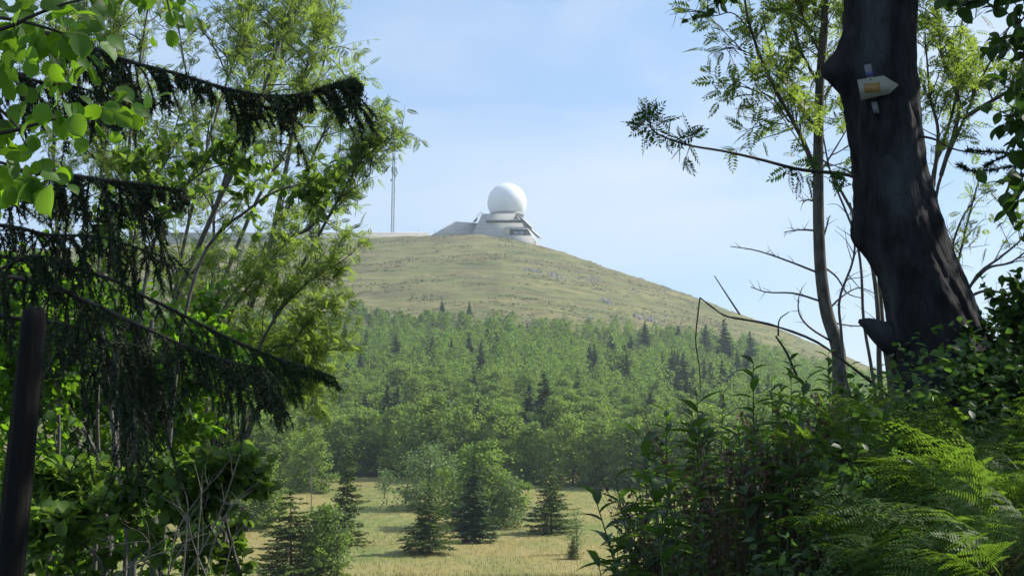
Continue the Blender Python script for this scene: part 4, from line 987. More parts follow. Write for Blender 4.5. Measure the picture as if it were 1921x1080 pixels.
# ---- hazel branch with big translucent leaves, top left
rh = np.random.default_rng(51)
hz_base = (-1.9, 2.2, TZ(-1.9, 2.2)); hroot = empty("hazel_tree", hz_base, "hazel with big bright translucent leaves hanging in from the top left corner", "tree")
hb = MB(); hl = MB()
stem = spline([hz_base, (-1.85, 2.3, 0), (-1.6, 2.6, 1.1), (-1.3, 2.8, 1.9), (-.9, 2.7, 3.0)], 16); hb.tube(stem, np.linspace(.035, .012, 16), 8)
stem2 = spline([hz_base, (-2.0, 2.0, 0.2), (-2.0, 1.5, 1.6), (-1.6, .6, 3.0), (-.8, -.2, 3.8)], 16); hb.tube(stem2, np.linspace(.04, .012, 16), 8)
part(hb, "trunk", M_stem, hroot, True)
def leaf_at(lst, px, py, Y, ang, size, tilt=None):
    """leaf base at a photo point, pointing ang degrees in the picture"""
    a = math.radians(ang); D = np.array((math.cos(a), rh.normal() * .25, math.sin(a)))
    Nn = np.array((rh.normal() * .7, -.6 + rh.normal() * .3, .7 + rh.normal() * .4)) if tilt is None else np.array(tilt)
    lst.append((P(px, py, Y), D, Nn, size))
lst = []; hbr = MB()
for pxs in ([(-300, -60, 2.9), (-60, 20, 2.8), (40, 40, 2.75), (110, 60, 2.75), (165, 80, 2.75)], [(-300, 300, 2.9), (0, 250, 2.8), (60, 235, 2.8), (110, 222, 2.8), (190, 208, 2.8)], [(-300, 100, 2.9), (-20, 60, 2.7), (60, 30, 2.7), (130, 5, 2.7), (200, -10, 2.7)], [(-300, 300, 3.0), (-60, 300, 2.9), (20, 310, 2.85), (60, 330, 2.85)], [(-100, -300, 2.6), (150, -160, 2.5), (290, -60, 2.5), (318, 20, 2.5)], [(-300, 160, 3), (-60, 180, 2.8), (20, 225, 2.8), (50, 275, 2.8)]):
    path = limb(pxs, 12); hbr.tube(path, np.linspace(.006, .002, 12), 5)
for (px, py, ang, sz) in [(60, 40, 160, 60), (45, 20, 100, 58), (100, 35, 60, 60), (130, 30, 10, 62), (140, 60, -40, 66), (120, 70, -90, 60), (75, 60, -110, 58), (60, 70, -150, 55), (160, 80, 20, 55), (30, 50, 200, 60), (20, 90, -80, 60), (95, 95, -60, 60), (150, 100, -100, 52), (10, 20, 140, 60), (180, 5, -20, 60), (70, 0, 60, 60), (165, 15, -60, 55), (5, 130, -40, 55), (120, 110, -130, 50), (60, 110, -70, 48), (200, 70, -20, 50), (35, 5, 60, 50), (110, -10, 0, 50), (140, 130, -70, 42), (175, 110, -30, 40),
                        (20, 240, 160, 58), (60, 225, -110, 50), (110, 220, -80, 56), (140, 215, -50, 60), (150, 225, -100, 50), (190, 205, 10, 52), (230, 200, -50, 52), (100, 200, 60, 45), (30, 215, 60, 52), (0, 200, 120, 55), (180, 230, -60, 46), (215, 190, 40, 40), (60, 255, -60, 46), (30, 270, -110, 50), (0, 280, 190, 55), (15, 300, -60, 50), (250, 205, 0, 40), (250, 215, -70, 42), (60, 195, 100, 46),
                        (50, 330, -60, 75), (90, 350, -80, 80), (20, 320, -130, 60), (50, 345, -110, 60), (10, 350, -90, 60), (75, 330, 10, 50), (0, 250, -100, 60), (100, 330, -30, 45),
                        (318, 20, -85, 42), (312, 8, 30, 40), (345, 5, -20, 44), (280, -20, -60, 48), (240, -25, -60, 52), (200, -20, -90, 50), (290, -10, -120, 45), (325, 30, -30, 34), (350, 30, -50, 36), (100, 75, -10, 50), (20, 60, -160, 50), (50, 90, 180, 50)]:
    leaf_at(lst, px, py, rh.uniform(2.65, 2.9), ang + rh.normal() * 12, sz / F * 2.8 * .74)
    for _ in range(3): leaf_at(lst, px + rh.normal() * 26, py + rh.normal() * 20, rh.uniform(2.65, 3.1), ang + rh.normal() * 45, sz / F * 2.8 * rh.uniform(.5, .78))
# unseen leaves added above and behind, out of the picture, to block sky light
extra = []
for st in (stem, stem2):
    tws = grow_twigs(st, 34, .8, start=.45, r0=.008, rg=rh)
    for q, r_ in tws: hbr.tube(q, r_, 4)
    T, Mx = leaves_on(tws, 12, .075, rg=rh)
    k = T[:, 2] > np.maximum(T[:, 1], .2) * .36 + .16
    hl.inst(HAZEL[0], HAZEL[1], Mx[k], T[k])
T = np.array([q[0] for q in lst]); Mx = frames(np.array([q[1] for q in lst]), np.array([q[2] for q in lst]), np.array([q[3] for q in lst]))
hl.inst(HAZEL[0], HAZEL[1], Mx, T)
part(hbr, "branches", M_twig, hroot); part(hl, "foliage", M_hazel, hroot)

# ---- leaning wooden post, left
pa, pb = P(66, 578, 3.5), P(18, 1080, 3.5); dn = (pb - pa) / np.linalg.norm(pb - pa); L_ = (TZ(pb[0], 3.5) - .15 - pa[2]) / dn[2]
proot = empty("wooden_post", pa + dn * (L_ - .15), "old dark wooden post leaning at the left edge under the spruce", "post")
b = MB(); ts = np.concatenate([[0, .008, .02, .05], np.linspace(.1, L_, 40)]); th = np.arange(28) / 28 * 2 * PI
rads = np.interp(ts, [0, .008, .02, .05, L_], [.010, .022, .031, .034, .047])
V = []
for i, t_ in enumerate(ts):
    c_ = pa + dn * t_
    rr = rads[i] * (1 + .06 * fbm(np.cos(th) * 2 + 9, np.sin(th) * 2 + t_ * 1.5, 3) + .05 * fbm(np.cos(th) * 9, np.sin(th) * 9 + t_ * .8, 3))
    V.append(np.stack([c_[0] + rr * np.cos(th), c_[1] + rr * np.sin(th), c_[2] + 0 * th + .01 * np.sin(th * 2) * (i < 4)], -1))
V = np.array(V); n_, m_ = V.shape[:2]; i = np.arange(n_ - 1)[:, None] * m_; j = np.arange(m_)[None]; j2 = (j + 1) % m_
b.add(V.reshape(-1, 3), np.stack([i + j, i + m_ + j, i + m_ + j2, i + j2], -1).reshape(-1, 4)); b.add(np.vstack([V[0], V[0].mean(0)]), [(q, (q + 1) % m_, m_) for q in range(m_)])
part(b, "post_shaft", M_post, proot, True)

# ---- big tree, right
TY = 6.3
py_ = [-260, -60, 0, 60, 92, 108, 122, 131, 140, 152, 175, 200, 240, 330, 390, 415, 430, 445, 460, 475, 495, 520, 560, 600, 700, 780, 850, 1000, 1080]
lx_ = [1575, 1586, 1588, 1586, 1575, 1562, 1550, 1545, 1546, 1560, 1580, 1587, 1592, 1600, 1595, 1586, 1583, 1584, 1590, 1604, 1620, 1638, 1650, 1655, 1668, 1678, 1670, 1640, 1610]
rpy = [-260, 0, 60, 130, 160, 200, 300, 330, 400, 480, 560, 620, 700, 800, 1080]
rx_ = [1735, 1722, 1722, 1723, 1728, 1730, 1738, 1743, 1762, 1788, 1824, 1850, 1885, 1920, 2000]
troot_p = P(1770, 900, TY); troot_p[2] = TZ(troot_p[0], TY)
btree = empty("big_tree", troot_p, "thick dark lichen streaked trunk on the right carrying the white arrow sign", "tree")
b = MB(); PYs = np.arange(-260, 1085, 5.0); nseg = 96; th = np.arange(nseg) / nseg * 2 * PI
LX = np.interp(PYs, py_, lx_); RX = np.interp(PYs, rpy, rx_)
V = []
for k, py in enumerate(PYs):
    Lw = P(LX[k], py, TY); Rw = P(RX[k], py, TY); c_ = (Lw + Rw) / 2; rr = (Rw[0] - Lw[0]) / 2
    # the round body keeps the smooth width; the left bumps stretch it only on that side
    Ls = P(np.interp(py, [-260, 0, 250, 390, 560, 700, 1080], [1585, 1588, 1592, 1600, 1650, 1668, 1640]), py, TY)
    c2 = (Ls + Rw) / 2; r2 = (Rw[0] - Ls[0]) / 2; ext = Ls[0] - Lw[0]
    dirx = np.cos(th)
    lump = ext * np.clip(-dirx, 0, 1) ** 6
    sway = .020 * fbm(np.cos(th) * 1.6 + 3, np.sin(th) * 1.6 + c2[2] * 1.6, 3) + .010 * fbm(np.cos(th) * 6 + 31, np.sin(th) * 6 + c2[2] * 2.6, 4) + .005 * fbm(np.cos(th) * 16, np.sin(th) * 16 + c2[2] * 14, 3)
    groove = -.05 * np.exp(-((th - math.radians(278)) / .12) ** 2) * smooth(np.array((.9 - (py + 40) / 330,)))[0]
    rad = r2 * (1 + 0 * th) + sway * (r2 / .18) * .9 + groove
    rad = rad - (.012 if py > -300 else 0)
    V.append(np.stack([c2[0] + rad * np.cos(th) - lump, c2[1] + (rad * .92) * np.sin(th) + .0 * th, c2[2] + 0 * th], -1))
V = np.array(V); n_, m_ = V.shape[:2]; i = np.arange(n_ - 1)[:, None] * m_; j = np.arange(m_)[None]; j2 = (j + 1) % m_
b.add(V.reshape(-1, 3), np.stack([i + j, i + m_ + j, i + m_ + j2, i + j2], -1).reshape(-1, 4))
TRV = V
# broken stub low on the left
st_ = spline([P(1680, 640, TY - .02), P(1650, 622, TY - .03), P(1628, 608, TY - .03), P(1611, 602, TY - .03)], 8)
b.tube(st_, [.085, .06, .035, .010], 10) if False else b.tube(st_, np.linspace(.085, .010, 8), 12)
# upper trunk and limbs above the picture, spread unseen to shade the foreground
top_ = P(1660, -255, TY); up = spline([top_, top_ + (.05, .1, 1.2), top_ + (.25, .3, 2.6), top_ + (.3, .5, 4.5)], 10); b.tube(up, np.linspace(.165, .05, 10), 16)
limbs_ = []
for (a_, l_, z0, z1) in ((10, 4.6, .1, -.3), (-12, 4.8, .2, -.7), (28, 4.8, .3, .1), (-30, 4.2, .2, -.4), (0, 5.4, .4, .3)):  # unseen low limbs to the right, added to darken the bank
    a_ = math.radians(a_); q0 = top_ + (.1, .05, z0); lp = spline([q0, q0 + (l_ * .45 * math.cos(a_), l_ * .45 * math.sin(a_), .35), q0 + (l_ * math.cos(a_), l_ * math.sin(a_), z1)], 10); limbs_.append(lp); b.tube(lp, np.linspace(.05, .012, 10), 7)
for a_, l_, z0, z1 in ((20, 3.2, .3, 1.5), (75, 3.0, .8, 1.6), (-35, 3.0, .5, 1.2), (140, 2.6, .9, 1.8), (200, 2.6, .6, 1.8), (-95, 3.2, 1.0, 1.8), (45, 3.5, 1.4, 2.0), (-10, 3.6, 1.6, 2.4), (-60, 3.2, 2.0, 2.2), (110, 2.5, 2.2, 2.2), (170, 2.2, 2.4, 2.4), (-130, 3.0, 1.6, 1.6)):
    a_ = math.radians(a_); q0 = top_ + (.1, .1, z0); lp = spline([q0, q0 + (l_ * .4 * math.cos(a_), l_ * .4 * math.sin(a_), z1 * .55), q0 + (l_ * math.cos(a_), l_ * math.sin(a_), z1)], 10); limbs_.append(lp); b.tube(lp, np.linspace(.06, .012, 10), 7)
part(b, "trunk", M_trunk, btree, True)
rb = np.random.default_rng(61); crown = MB(); cbr = MB(); tws = []
for lp in limbs_ + [up]:
    t1 = grow_twigs(lp, 22, 1.3, start=.15, r0=.012, rg=rb, up=.1)
    for q, r_ in t1: cbr.tube(q, r_, 4); tws += grow_twigs(q, 5, .55, r0=.005, rg=rb, up=0); 
    tws += t1
T, Mx = leaves_on(tws, 9, .105, rg=rb); 
k = (T[:, 2] > np.maximum(T[:, 1], .2) * .352 + .25) | ((T[:, 0] > .42 * T[:, 1] + .25) & (T[:, 1] > 1) & (T[:, 2] > .9))
crown.inst(OVAL[0], OVAL[1], Mx[k], T[k])
print("crown leaves", k.sum())
# twigs with dark leaves dipping into the top right corner
dips = [[(2150, -150, 4.3), (2000, -60, 4.2), (1930, 20, 4.15), (1885, 90, 4.1)], [(2150, 60, 4.4), (2000, 120, 4.3), (1920, 190, 4.2), (1905, 260, 4.2)], [(2100, -200, 4), (1980, -80, 4), (1880, -10, 4), (1790, 5, 4)], [(2150, 250, 4.5), (2000, 320, 4.4), (1925, 350, 4.3), (1900, 400, 4.3)], [(1700, -200, 5.5), (1600, -60, 5.4), (1400, -20, 5.3), (1345, 5, 5.3)], [(2100, 20, 4.2), (1990, 60, 4.1), (1900, 110, 4.1)], [(2100, 150, 4.2), (1990, 200, 4.1), (1915, 230, 4.1)]]
dt = []
for q in dips:
    lp = limb(q, 10); cbr.tube(lp, np.linspace(.006, .002, 10), 4); dt += [(lp[4:], None)] * 2 + grow_twigs(lp, 8, .22, r0=.003, rg=rb, start=.4)
T, Mx = leaves_on(dt, 5, .055, rg=rb, spread=1.0); crown.inst(OVAL[0], OVAL[1], Mx, T)
for q, r_ in dt:
    if r_ is not None: cbr.tube(q, r_, 3)
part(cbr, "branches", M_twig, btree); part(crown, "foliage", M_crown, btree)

# sign and trail tags nailed to the trunk
def trunk_front(px, py, off=.006):
    """point on the camera side of the trunk at a photo point"""
    dirv = P(px, py, 1.0); best = None
    k = int(np.clip(round((py + 260) / 5.0), 0, len(TRV) - 1)); ring = TRV[k]
    front = ring[ring[:, 1] < ring[:, 1].mean()]
    o_ = np.argsort(front[:, 0]); x = front[o_, 0]; yv = front[o_, 1]
    Yc = 6.1
    for _ in range(6): Yc = np.interp(P(px, py, Yc)[0], x, yv)
    return P(px, py, Yc - off)
def plate(corners, Yoff, thick, mt_, name, root, cy_=None):
    Yp = cy_ - Yoff
    f = [P(x, y_, Yp) for x, y_ in corners]; bk = [q + (0, thick, 0) for q in f]; n = len(f); b = MB()
    V = np.array(f + bk); b.v.append(V); b.n = 2 * n
    b.f.append(np.array([list(range(n - 1, -1, -1))])); b.m.append(np.array([0])); b.f.append(np.array([list(range(n, 2 * n))])); b.m.append(np.array([0]))
    b.f.append(np.array([(i, (i + 1) % n, n + (i + 1) % n, n + i) for i in range(n)])); b.m.append(np.zeros(n, int))
    return part(b, name, mt_, root)
yf = float(trunk_front(1660, 165)[1]) - .02
M_plate = plain("sign_plate_white", (0.26, 0.27, 0.22), 0.45, 0, .10, 12); M_orange = plain("sign_orange", (0.27, 0.155, 0.04), 0.5, 0, .12, 15); M_blue = plain("tag_blue", (0.05, 0.07, 0.22), 0.5); M_tag = plain("tag_grey_white", (0.15, 0.16, 0.17), 0.5, 0, .12, 20)
M_nail = plain("nail_head", (0.12, 0.10, 0.08), 0.5, .6)
sg = empty("trail_sign", P(1645, 165, yf), "white arrow pointing right with an orange rectangle nailed to the big trunk", "sign")
plate([(1608.5, 150), (1658, 142), (1686, 159.5), (1669, 176), (1616, 188)], 0, .004, M_plate, "arrow_plate", sg, yf)
plate([(1620, 157.5), (1651, 154), (1652, 172.5), (1622.5, 175.5)], .0015, .0012, M_orange, "orange_rectangle", sg, yf)
for (x, y_) in ((1634, 149.5), (1640, 183)):
    b = MB(); b.tube([P(x, y_, yf - .003), P(x, y_, yf + .002)], .0045, 8, cap=True); part(b, "nail", M_nail, sg)
tg = empty("trail_tag", P(1630, 134, yf), "small white and blue striped tag on the trunk just above the arrow sign", "trail tag", "trail tags on the trunk")
plate([(1621, 122), (1634, 120), (1639, 146), (1626, 148.5)], -.005, .003, M_tag, "tag_plate", tg, yf)
plate([(1623.6, 136), (1636.6, 133.5), (1638, 141), (1625.2, 143.5)], -.0038, .001, M_blue, "blue_stripe", tg, yf)
yl = float(trunk_front(1643, 208)[1]) - .006
tg2 = empty("trail_tag", P(1643, 208, yl), "faded grey tag on the trunk below the arrow sign", "trail tag", "trail tags on the trunk")
plate([(1635, 192), (1645, 190), (1650, 212), (1639, 214)], 0, .003, M_tag, "tag_plate", tg2, yl)

# ---- young rowan left of the trunk
YR = 9.0
rr_ = np.random.default_rng(71)
yb = gx(1575, YR); yroot = empty("rowan_tree", yb, "young rowan with a slim grey stem just left of the big trunk", "tree", "rowans right of the view")
tr = MB(); br = MB(); lf = MB(); lf2 = MB()
main = limb([(1576, 1000, YR), (1575, 720, YR), (1571, 650, YR), (1552, 590, YR), (1541, 520, YR), (1536, 430, YR), (1535, 300, YR), (1538, 160, YR), (1547, 40, YR), (1548, -80, YR), (1550, -220, YR)], 40)
tr.tube(main, np.interp(np.linspace(0, 1, 40), [0, .3, .6, 1], [.056, .047, .038, .018]), 10)
R_limbs = [([(1533, 330, YR), (1500, 250, 8.9), (1450, 160, 8.8), (1410, 60, 8.7), (1390, -40, 8.7)], .020),
           ([(1533, 245, YR), (1490, 180, 9.1), (1450, 110, 9.2), (1430, 30, 9.2)], .016),
           ([(1536, 160, YR), (1500, 90, 9.1), (1480, 20, 9.2), (1470, -60, 9.2)], .013),
           ([(1537, 200, YR), (1575, 130, 9.2), (1590, 60, 9.3), (1600, -40, 9.3)], .010),
           ([(1534, 330, YR), (1560, 290, 9.1), (1590, 240, 9.2), (1610, 200, 9.3)], .008),
           ([(1410, 60, 8.7), (1375, 25, 8.6), (1340, 30, 8.6), (1310, 20, 8.6)], .006),
           ([(1450, 160, 8.8), (1420, 110, 8.7), (1390, 95, 8.7), (1375, 90, 8.7)], .006),
           ([(1480, 230, 8.9), (1450, 185, 8.8), (1415, 170, 8.8), (1380, 150, 8.8)], .006),
           ([(1515, 290, 8.9), (1480, 240, 8.8), (1455, 230, 8.8)], .005), ([(1538, 100, YR), (1505, 30, 9), (1500, -30, 9)], .008)]
A = []
for q, r0 in R_limbs:
    lp = limb(q, 14); tr.tube(lp, np.linspace(r0, r0 * .35, 14), 6); t1 = grow_twigs(lp, 13 if r0 > .007 else 6, .40, r0=.005, rg=rr_, start=.15)
    for a_, b_ in t1: br.tube(a_, b_, 4)
    t2 = [x for a_, b_ in t1 for x in grow_twigs(a_, 2, .2, r0=.003, rg=rr_)]
    for a_, b_ in t2: br.tube(a_[::2], b_[::2], 3)
    A += t1 + t2
t1 = grow_twigs(main[26:], 22, .4, r0=.005, rg=rr_); [br.tube(a_, b_, 4) for a_, b_ in t1]; A += t1
T, Mx = leaves_on(A, 3, .135, rg=rr_); px_, pyy = project(T)
k = (pyy < 345) & (px_ > 1290)
h = rr_.integers(0, 2, len(T))
for q in range(2): lf.inst(*ROWAN[q], Mx[k & (h == q)], T[k & (h == q)])
bare = [[(1536, 512, YR), (1480, 490, 8.95), (1420, 470, 8.9), (1370, 462, 8.9)], [(1540, 565, YR), (1490, 550, 8.9), (1440, 548, 8.8), (1408, 538, 8.8)], [(1536, 433, YR), (1510, 431, 9), (1490, 432, 9), (1470, 436, 9)], [(1543, 450, YR), (1551, 425, 9), (1556, 405, 9)], [(1547, 590, YR), (1575, 560, 9.1), (1610, 540, 9.2), (1640, 550, 9.2)], [(1560, 640, YR), (1520, 615, 8.8), (1500, 590, 8.8), (1498, 560, 8.8), (1505, 540, 8.8)], [(1545, 500, YR), (1570, 520, 9.2), (1590, 550, 9.3), (1620, 560, 9.3)], [(1535, 380, YR), (1515, 375, 9), (1505, 382, 9)], [(1545, 600, YR), (1590, 610, 9.2), (1640, 612, 9.2)]]
for q in bare:
    lp = limb(q, 12); br.tube(lp, np.linspace(.0085, .003, 12), 5)
    for a_, b_ in grow_twigs(lp, 7, .10, r0=.003, rg=rr_): br.tube(a_[::2], b_[::2], 3)
part(tr, "trunk", M_stem, yroot, True); part(br, "branches", M_stem, yroot); part(lf, "foliage", M_rowan, yroot)
# near dark branch reaching left from the trunk
nr = empty("rowan_branch", P(1600, 335, 6.9), "long thin branch with dark leaves reaching left across the sky from the trunk", "branch")
wd = MB(); lfv = MB(); lp = limb([(1625, 345, 7.0), (1590, 328, 6.9), (1500, 318, 6.7), (1430, 300, 6.6), (1360, 284, 6.5), (1290, 272, 6.4), (1235, 252, 6.4), (1215, 232, 6.4)], 30)
wd.tube(lp, np.linspace(.012, .003, 30), 6); A = grow_twigs(lp[18:], 11, .14, r0=.003, rg=rr_, start=.02) + [(lp[21:], None)] + grow_twigs(lp[3:11], 5, .16, r0=.003, rg=rr_)
for a_, b_ in A:
    if b_ is not None: wd.tube(a_[::2], b_[::2], 3)
T, Mx = leaves_on(A, 4, .115, rg=rr_, up=.3); h = rr_.integers(0, 2, len(T))
for q in range(2): lfv.inst(*ROWAN[q], Mx[h == q], T[h == q])
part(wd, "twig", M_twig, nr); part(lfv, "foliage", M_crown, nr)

# ---- stems behind the big trunk
for pts_, rd, lab in [([(1600, 760, 8), (1585, 700, 8), (1578, 620, 8), (1575, 560, 8), (1600, 490, 8), (1603, 440, 8), (1595, 380, 8)], .012, "thin crooked purple grey stem between the young rowan and the big trunk"),
                      ([(1650, 800, 8.4), (1635, 690, 8.4), (1620, 600, 8.4), (1615, 500, 8.4), (1600, 430, 8.4), (1560, 330, 8.4), (1545, 260, 8.4)], .013, "long bowed stem passing behind the bulge of the big trunk"),
                      ([(1660, 800, 8.8), (1650, 700, 8.8), (1648, 600, 8.8), (1640, 520, 8.8), (1625, 450, 8.8), (1590, 380, 8.8), (1555, 320, 8.8)], .022, "pale lit stem right behind the broken stub of the big trunk"),
                      ([(1680, 800, 9.2), (1668, 690, 9.2), (1655, 610, 9.2), (1648, 480, 9.2)], .035, "thickest pale stem mostly hidden behind the foot of the big trunk")]:
    p_ = limb(pts_, 20); gz = TZ(p_[0][0], p_[0][1]); r_ = empty("shrub_stem", (p_[0][0], p_[0][1], gz), lab, "stem", "thin stems beside the big trunk")
    b = MB(); b.tube(np.vstack([[p_[0][0], p_[0][1], gz - .05], p_]), np.linspace(rd, rd * .4, 21), 7); part(b, "stem", M_stem, r_, True)
    b = MB(); [b.tube(a_, c_, 3) for a_, c_ in grow_twigs(p_[8:], 8, .35, r0=.004, rg=rr_)]; part(b, "twigs", M_stem, r_)

# ---- rowans right of the trunk
def branchy(name, base, limbs, r0, nt, tl, per, leaf, label, cat, rg, mleaf, tmpl, leaf_if=None, group=None, wood=None, spread=.8, n2=2):
    root = empty(name, base, label, cat, group); tr = MB(); br = MB(); lf = MB(); A = []
    for q in limbs:
        lp = limb(q, 16); k = np.linalg.norm(lp[0] - np.array(base)) 
        tr.tube(lp, np.linspace(r0, r0 * .3, 16), 6); t1 = grow_twigs(lp, nt, tl, r0=r0 * .3, rg=rg, start=.2)
        t2 = [x for a_, b_ in t1 for x in grow_twigs(a_, n2, tl * .45, r0=r0 * .16, rg=rg)]
        for a_, b_ in t1: br.tube(a_, b_, 4)
        for a_, b_ in t2: br.tube(a_[::2], b_[::2], 3)
        A += t1 + t2
    part(tr, "stem", wood or M_stem, root, True); part(br, "branches", wood or M_stem, root)
    if per:
        T, Mx = leaves_on(A, per, leaf, rg=rg, spread=spread)
        if leaf_if is not None:
            px_, pyy = project(T); kk = leaf_if(px_, pyy); T, Mx = T[kk], Mx[kk]
        h = rg.integers(0, len(tmpl), len(T))
        for q, (tv, tf) in enumerate(tmpl): lf.inst(tv, tf, Mx[h == q], T[h == q])
        if lf.n: part(lf, "foliage", mleaf, root)
    return root
rq = np.random.default_rng(81)
branchy("rowan_tree", gx(1760, 8.5), [[(1770, 800, 8.5), (1762, 560, 8.5), (1752, 420, 8.5), (1765, 330, 8.5), (1810, 220, 8.5), (1850, 130, 8.5), (1900, 40, 8.5)], [(1752, 420, 8.5), (1750, 330, 8.6), (1790, 200, 8.7), (1800, 90, 8.7), (1810, -10, 8.7)], [(1765, 330, 8.5), (1800, 200, 8.4), (1770, 120, 8.4), (1760, 40, 8.4), (1750, -30, 8.4)], [(1750, 350, 8.6), (1760, 250, 8.6), (1745, 180, 8.6), (1735, 60, 8.6)], [(1810, 220, 8.5), (1860, 190, 8.5), (1900, 170, 8.5), (1950, 160, 8.5)]],
        .016, 15, .42, 3, .13, "rowan with slanting stem and bright leaves right of the big trunk", "tree", rq, M_rowan, ROWAN, lambda a, b_: (b_ < 300), "rowans right of the view")
branchy("bare_shrub", gx(1800, 8), [[(1795, 800, 8), (1790, 560, 8), (1800, 480, 8), (1830, 360, 8), (1840, 330, 8)], [(1790, 560, 8), (1782, 490, 8), (1800, 420, 8), (1830, 370, 8)], [(1795, 600, 8), (1830, 520, 8), (1880, 480, 8), (1921, 440, 8), (1925, 380, 8)], [(1800, 560, 8), (1850, 505, 8), (1900, 490, 8), (1960, 440, 8)], [(1810, 560, 8), (1850, 545, 8), (1900, 550, 8), (1960, 530, 8)]],
        .011, 9, .25, 1, .10, "almost leafless shrub with thin arching shoots right of the big trunk", "shrub", rq, M_rowan, ROWAN, lambda a, b_: (b_ < 470) | (b_ > 700))
# fir twig at the right edge
fr_ = empty("fir_twig", P(1925, 300, 4.6), "dark flat fir twig poking in from the right edge", "branch"); nd = MB(); wdm = MB(); tw = []
for q in ([(2150, 290, 4.6), (2000, 295, 4.6), (1900, 288, 4.6), (1812, 282, 4.6)], [(2000, 295, 4.6), (1900, 312, 4.6), (1830, 322, 4.6), (1800, 310, 4.6)], [(2000, 295, 4.6), (1930, 280, 4.6), (1870, 300, 4.6), (1850, 312, 4.6)], [(2000, 300, 4.6), (1940, 325, 4.6), (1890, 330, 4.6)]):
    lp = limb(q, 14); tw.append((lp, np.linspace(.003, .0015, 14)))
needle_twigs(nd, wdm, tw, 900, .022, rg=rq); wp = part(wdm, "twig", M_twig, fr_); part(nd, "needles", M_needle, fr_)
# thin dark twig across right of the trunk
tb = empty("bare_twig", P(1730, 258, 6.2), "thin dark bare twig leaving the big trunk to the right", "twig"); b = MB(); lp = limb([(1722, 255, 6.2), (1755, 262, 6.1), (1790, 280, 6.0), (1850, 290, 5.9)], 12); b.tube(lp, np.linspace(.007, .003, 12), 5); part(b, "stick", M_twig, tb)

# ---- arching dead stem
ds = empty("bent_cane", gx(1640, 5.5), "broken arching dead stem bent sharply down in front of the wood", "stem")
b = MB(); lp = limb([(1690, 760, 5.6), (1600, 690, 5.5), (1530, 640, 5.5), (1450, 610, 5.5), (1400, 600, 5.5), (1360, 592, 5.5), (1335, 575, 5.5), (1313, 558, 5.5)], 26); b.tube(lp, np.linspace(.0060, .0032, 26) * (1 + .25 * vnoise(np.arange(26) * .9, 0 * np.arange(26))), 6)
lp2 = limb([(1313, 558, 5.5), (1309, 590, 5.5), (1305, 640, 5.5), (1312, 690, 5.5), (1314, 735, 5.5)], 16); b.tube(lp2, np.linspace(.0036, .0022, 16), 5)
lp3 = limb([(1495, 705, 5.5), (1475, 660, 5.5), (1455, 630, 5.5)], 8); b.tube(lp3, np.linspace(.006, .004, 8), 5)
part(b, "stalk", M_twig, ds); b = MB()
for q in ([(1388, 590, 5.5), (1368, 560, 5.5), (1355, 540, 5.5), (1340, 517, 5.5)], [(1460, 630, 5.5), (1462, 600, 5.5), (1480, 585, 5.5)]):
    lp = limb(q, 8); b.tube(lp, np.linspace(.004, .002, 8), 4)
part(b, "side_twig", M_twig, ds)

# ---- tall herbs with lance leaves on the right bank
def herb_mesh(seed, H, nl, leaf, mleaf, lean=.1, tmpl=LANCE, head=False):
    r = np.random.default_rng(seed); st = MB(); lf = MB()
    p = spline([(0, 0, 0), (lean * .3, .02, H * .4), (lean * .6, 0, H * .75), (lean, -.02, H)], 12); st.tube(p, np.linspace(.006, .002, 12), 5)
    n = nl; t = np.linspace(.22, 1, n); i = np.minimum((t * 11).astype(int), 10); f = (t * 11 - i)[:, None]; T = p[i] + (p[i + 1] - p[i]) * f
    a = np.arange(n) * 2.4 + r.normal(size=n) * .3
    D = np.stack([np.cos(a), np.sin(a), .55 + .35 * (t > .85) + .2 * r.normal(size=n)], -1); Nn = np.stack([-.4 * np.cos(a), -.4 * np.sin(a), 1 + 0 * a], -1) + .15 * r.normal(size=(n, 3))
    sz = leaf * (1.15 - .6 * np.abs(t - .65) / .45) * r.uniform(.8, 1.15, n)
    lf.inst(tmpl[0], tmpl[1], frames(D, Nn, np.maximum(sz, .02)), T)
    return st, lf
HERBS = []
for k in range(5):
    st, lf = herb_mesh(400 + k, [1.25, 1.4, 1.1, 1.3, 1.5][k], [26, 34, 22, 30, 38][k], [.125, .10, .14, .115, .095][k], None, lean=[.12, -.1, .2, 0.05, -.15][k])
    HERBS.append((st.mesh("stalk", [M_greenstem]), lf.mesh("leaves", [M_herb_y if k in (1,) else M_herb]), [1.25, 1.4, 1.1, 1.3, 1.5][k]))
def put_herb(k, pos, h, rz, label, tilt=(0, 0), group="tall herbs on the right bank"):
    s_, l_, H0 = HERBS[k]; r = bpy.data.objects.new("tall_herb", None); col.objects.link(r); tag(r, label, "herb", group)
    r.location = tuple(pos); sc_ = h / H0; r.scale = (sc_, sc_, sc_); r.rotation_euler = (tilt[0], tilt[1], rz)
    for nm, me in (("stalk", s_), ("leaves", l_)): o = bpy.data.objects.new(nm, me); o.parent = r; col.objects.link(o)
rhb = np.random.default_rng(91)
spots = [(1195, 870, 6.6, "tall willow leaved herb standing out left against the meadow"), (1240, 745, 6.2, "dark herb tip against the wood at the left of the bank"), (1290, 760, 5.6, "herb with broad dark leaves left of the arching stem"), (1330, 720, 5.2, "herb right below the hanging end of the arching dead stem"), (1395, 660, 4.9, "herb crowned with long drooping leaves in front of the hillside"), (1440, 690, 4.7, "tallest broad leaved herb right of the arching stem"), (1490, 650, 5.2, "herb touching the skyline left of the young rowan"), (1545, 640, 4.9, "herb in front of the young rowan foot"), (1578, 675, 5.1, "herb between the young rowan and the big trunk"), (1605, 730, 5.3, "herb at the left foot of the big trunk")]
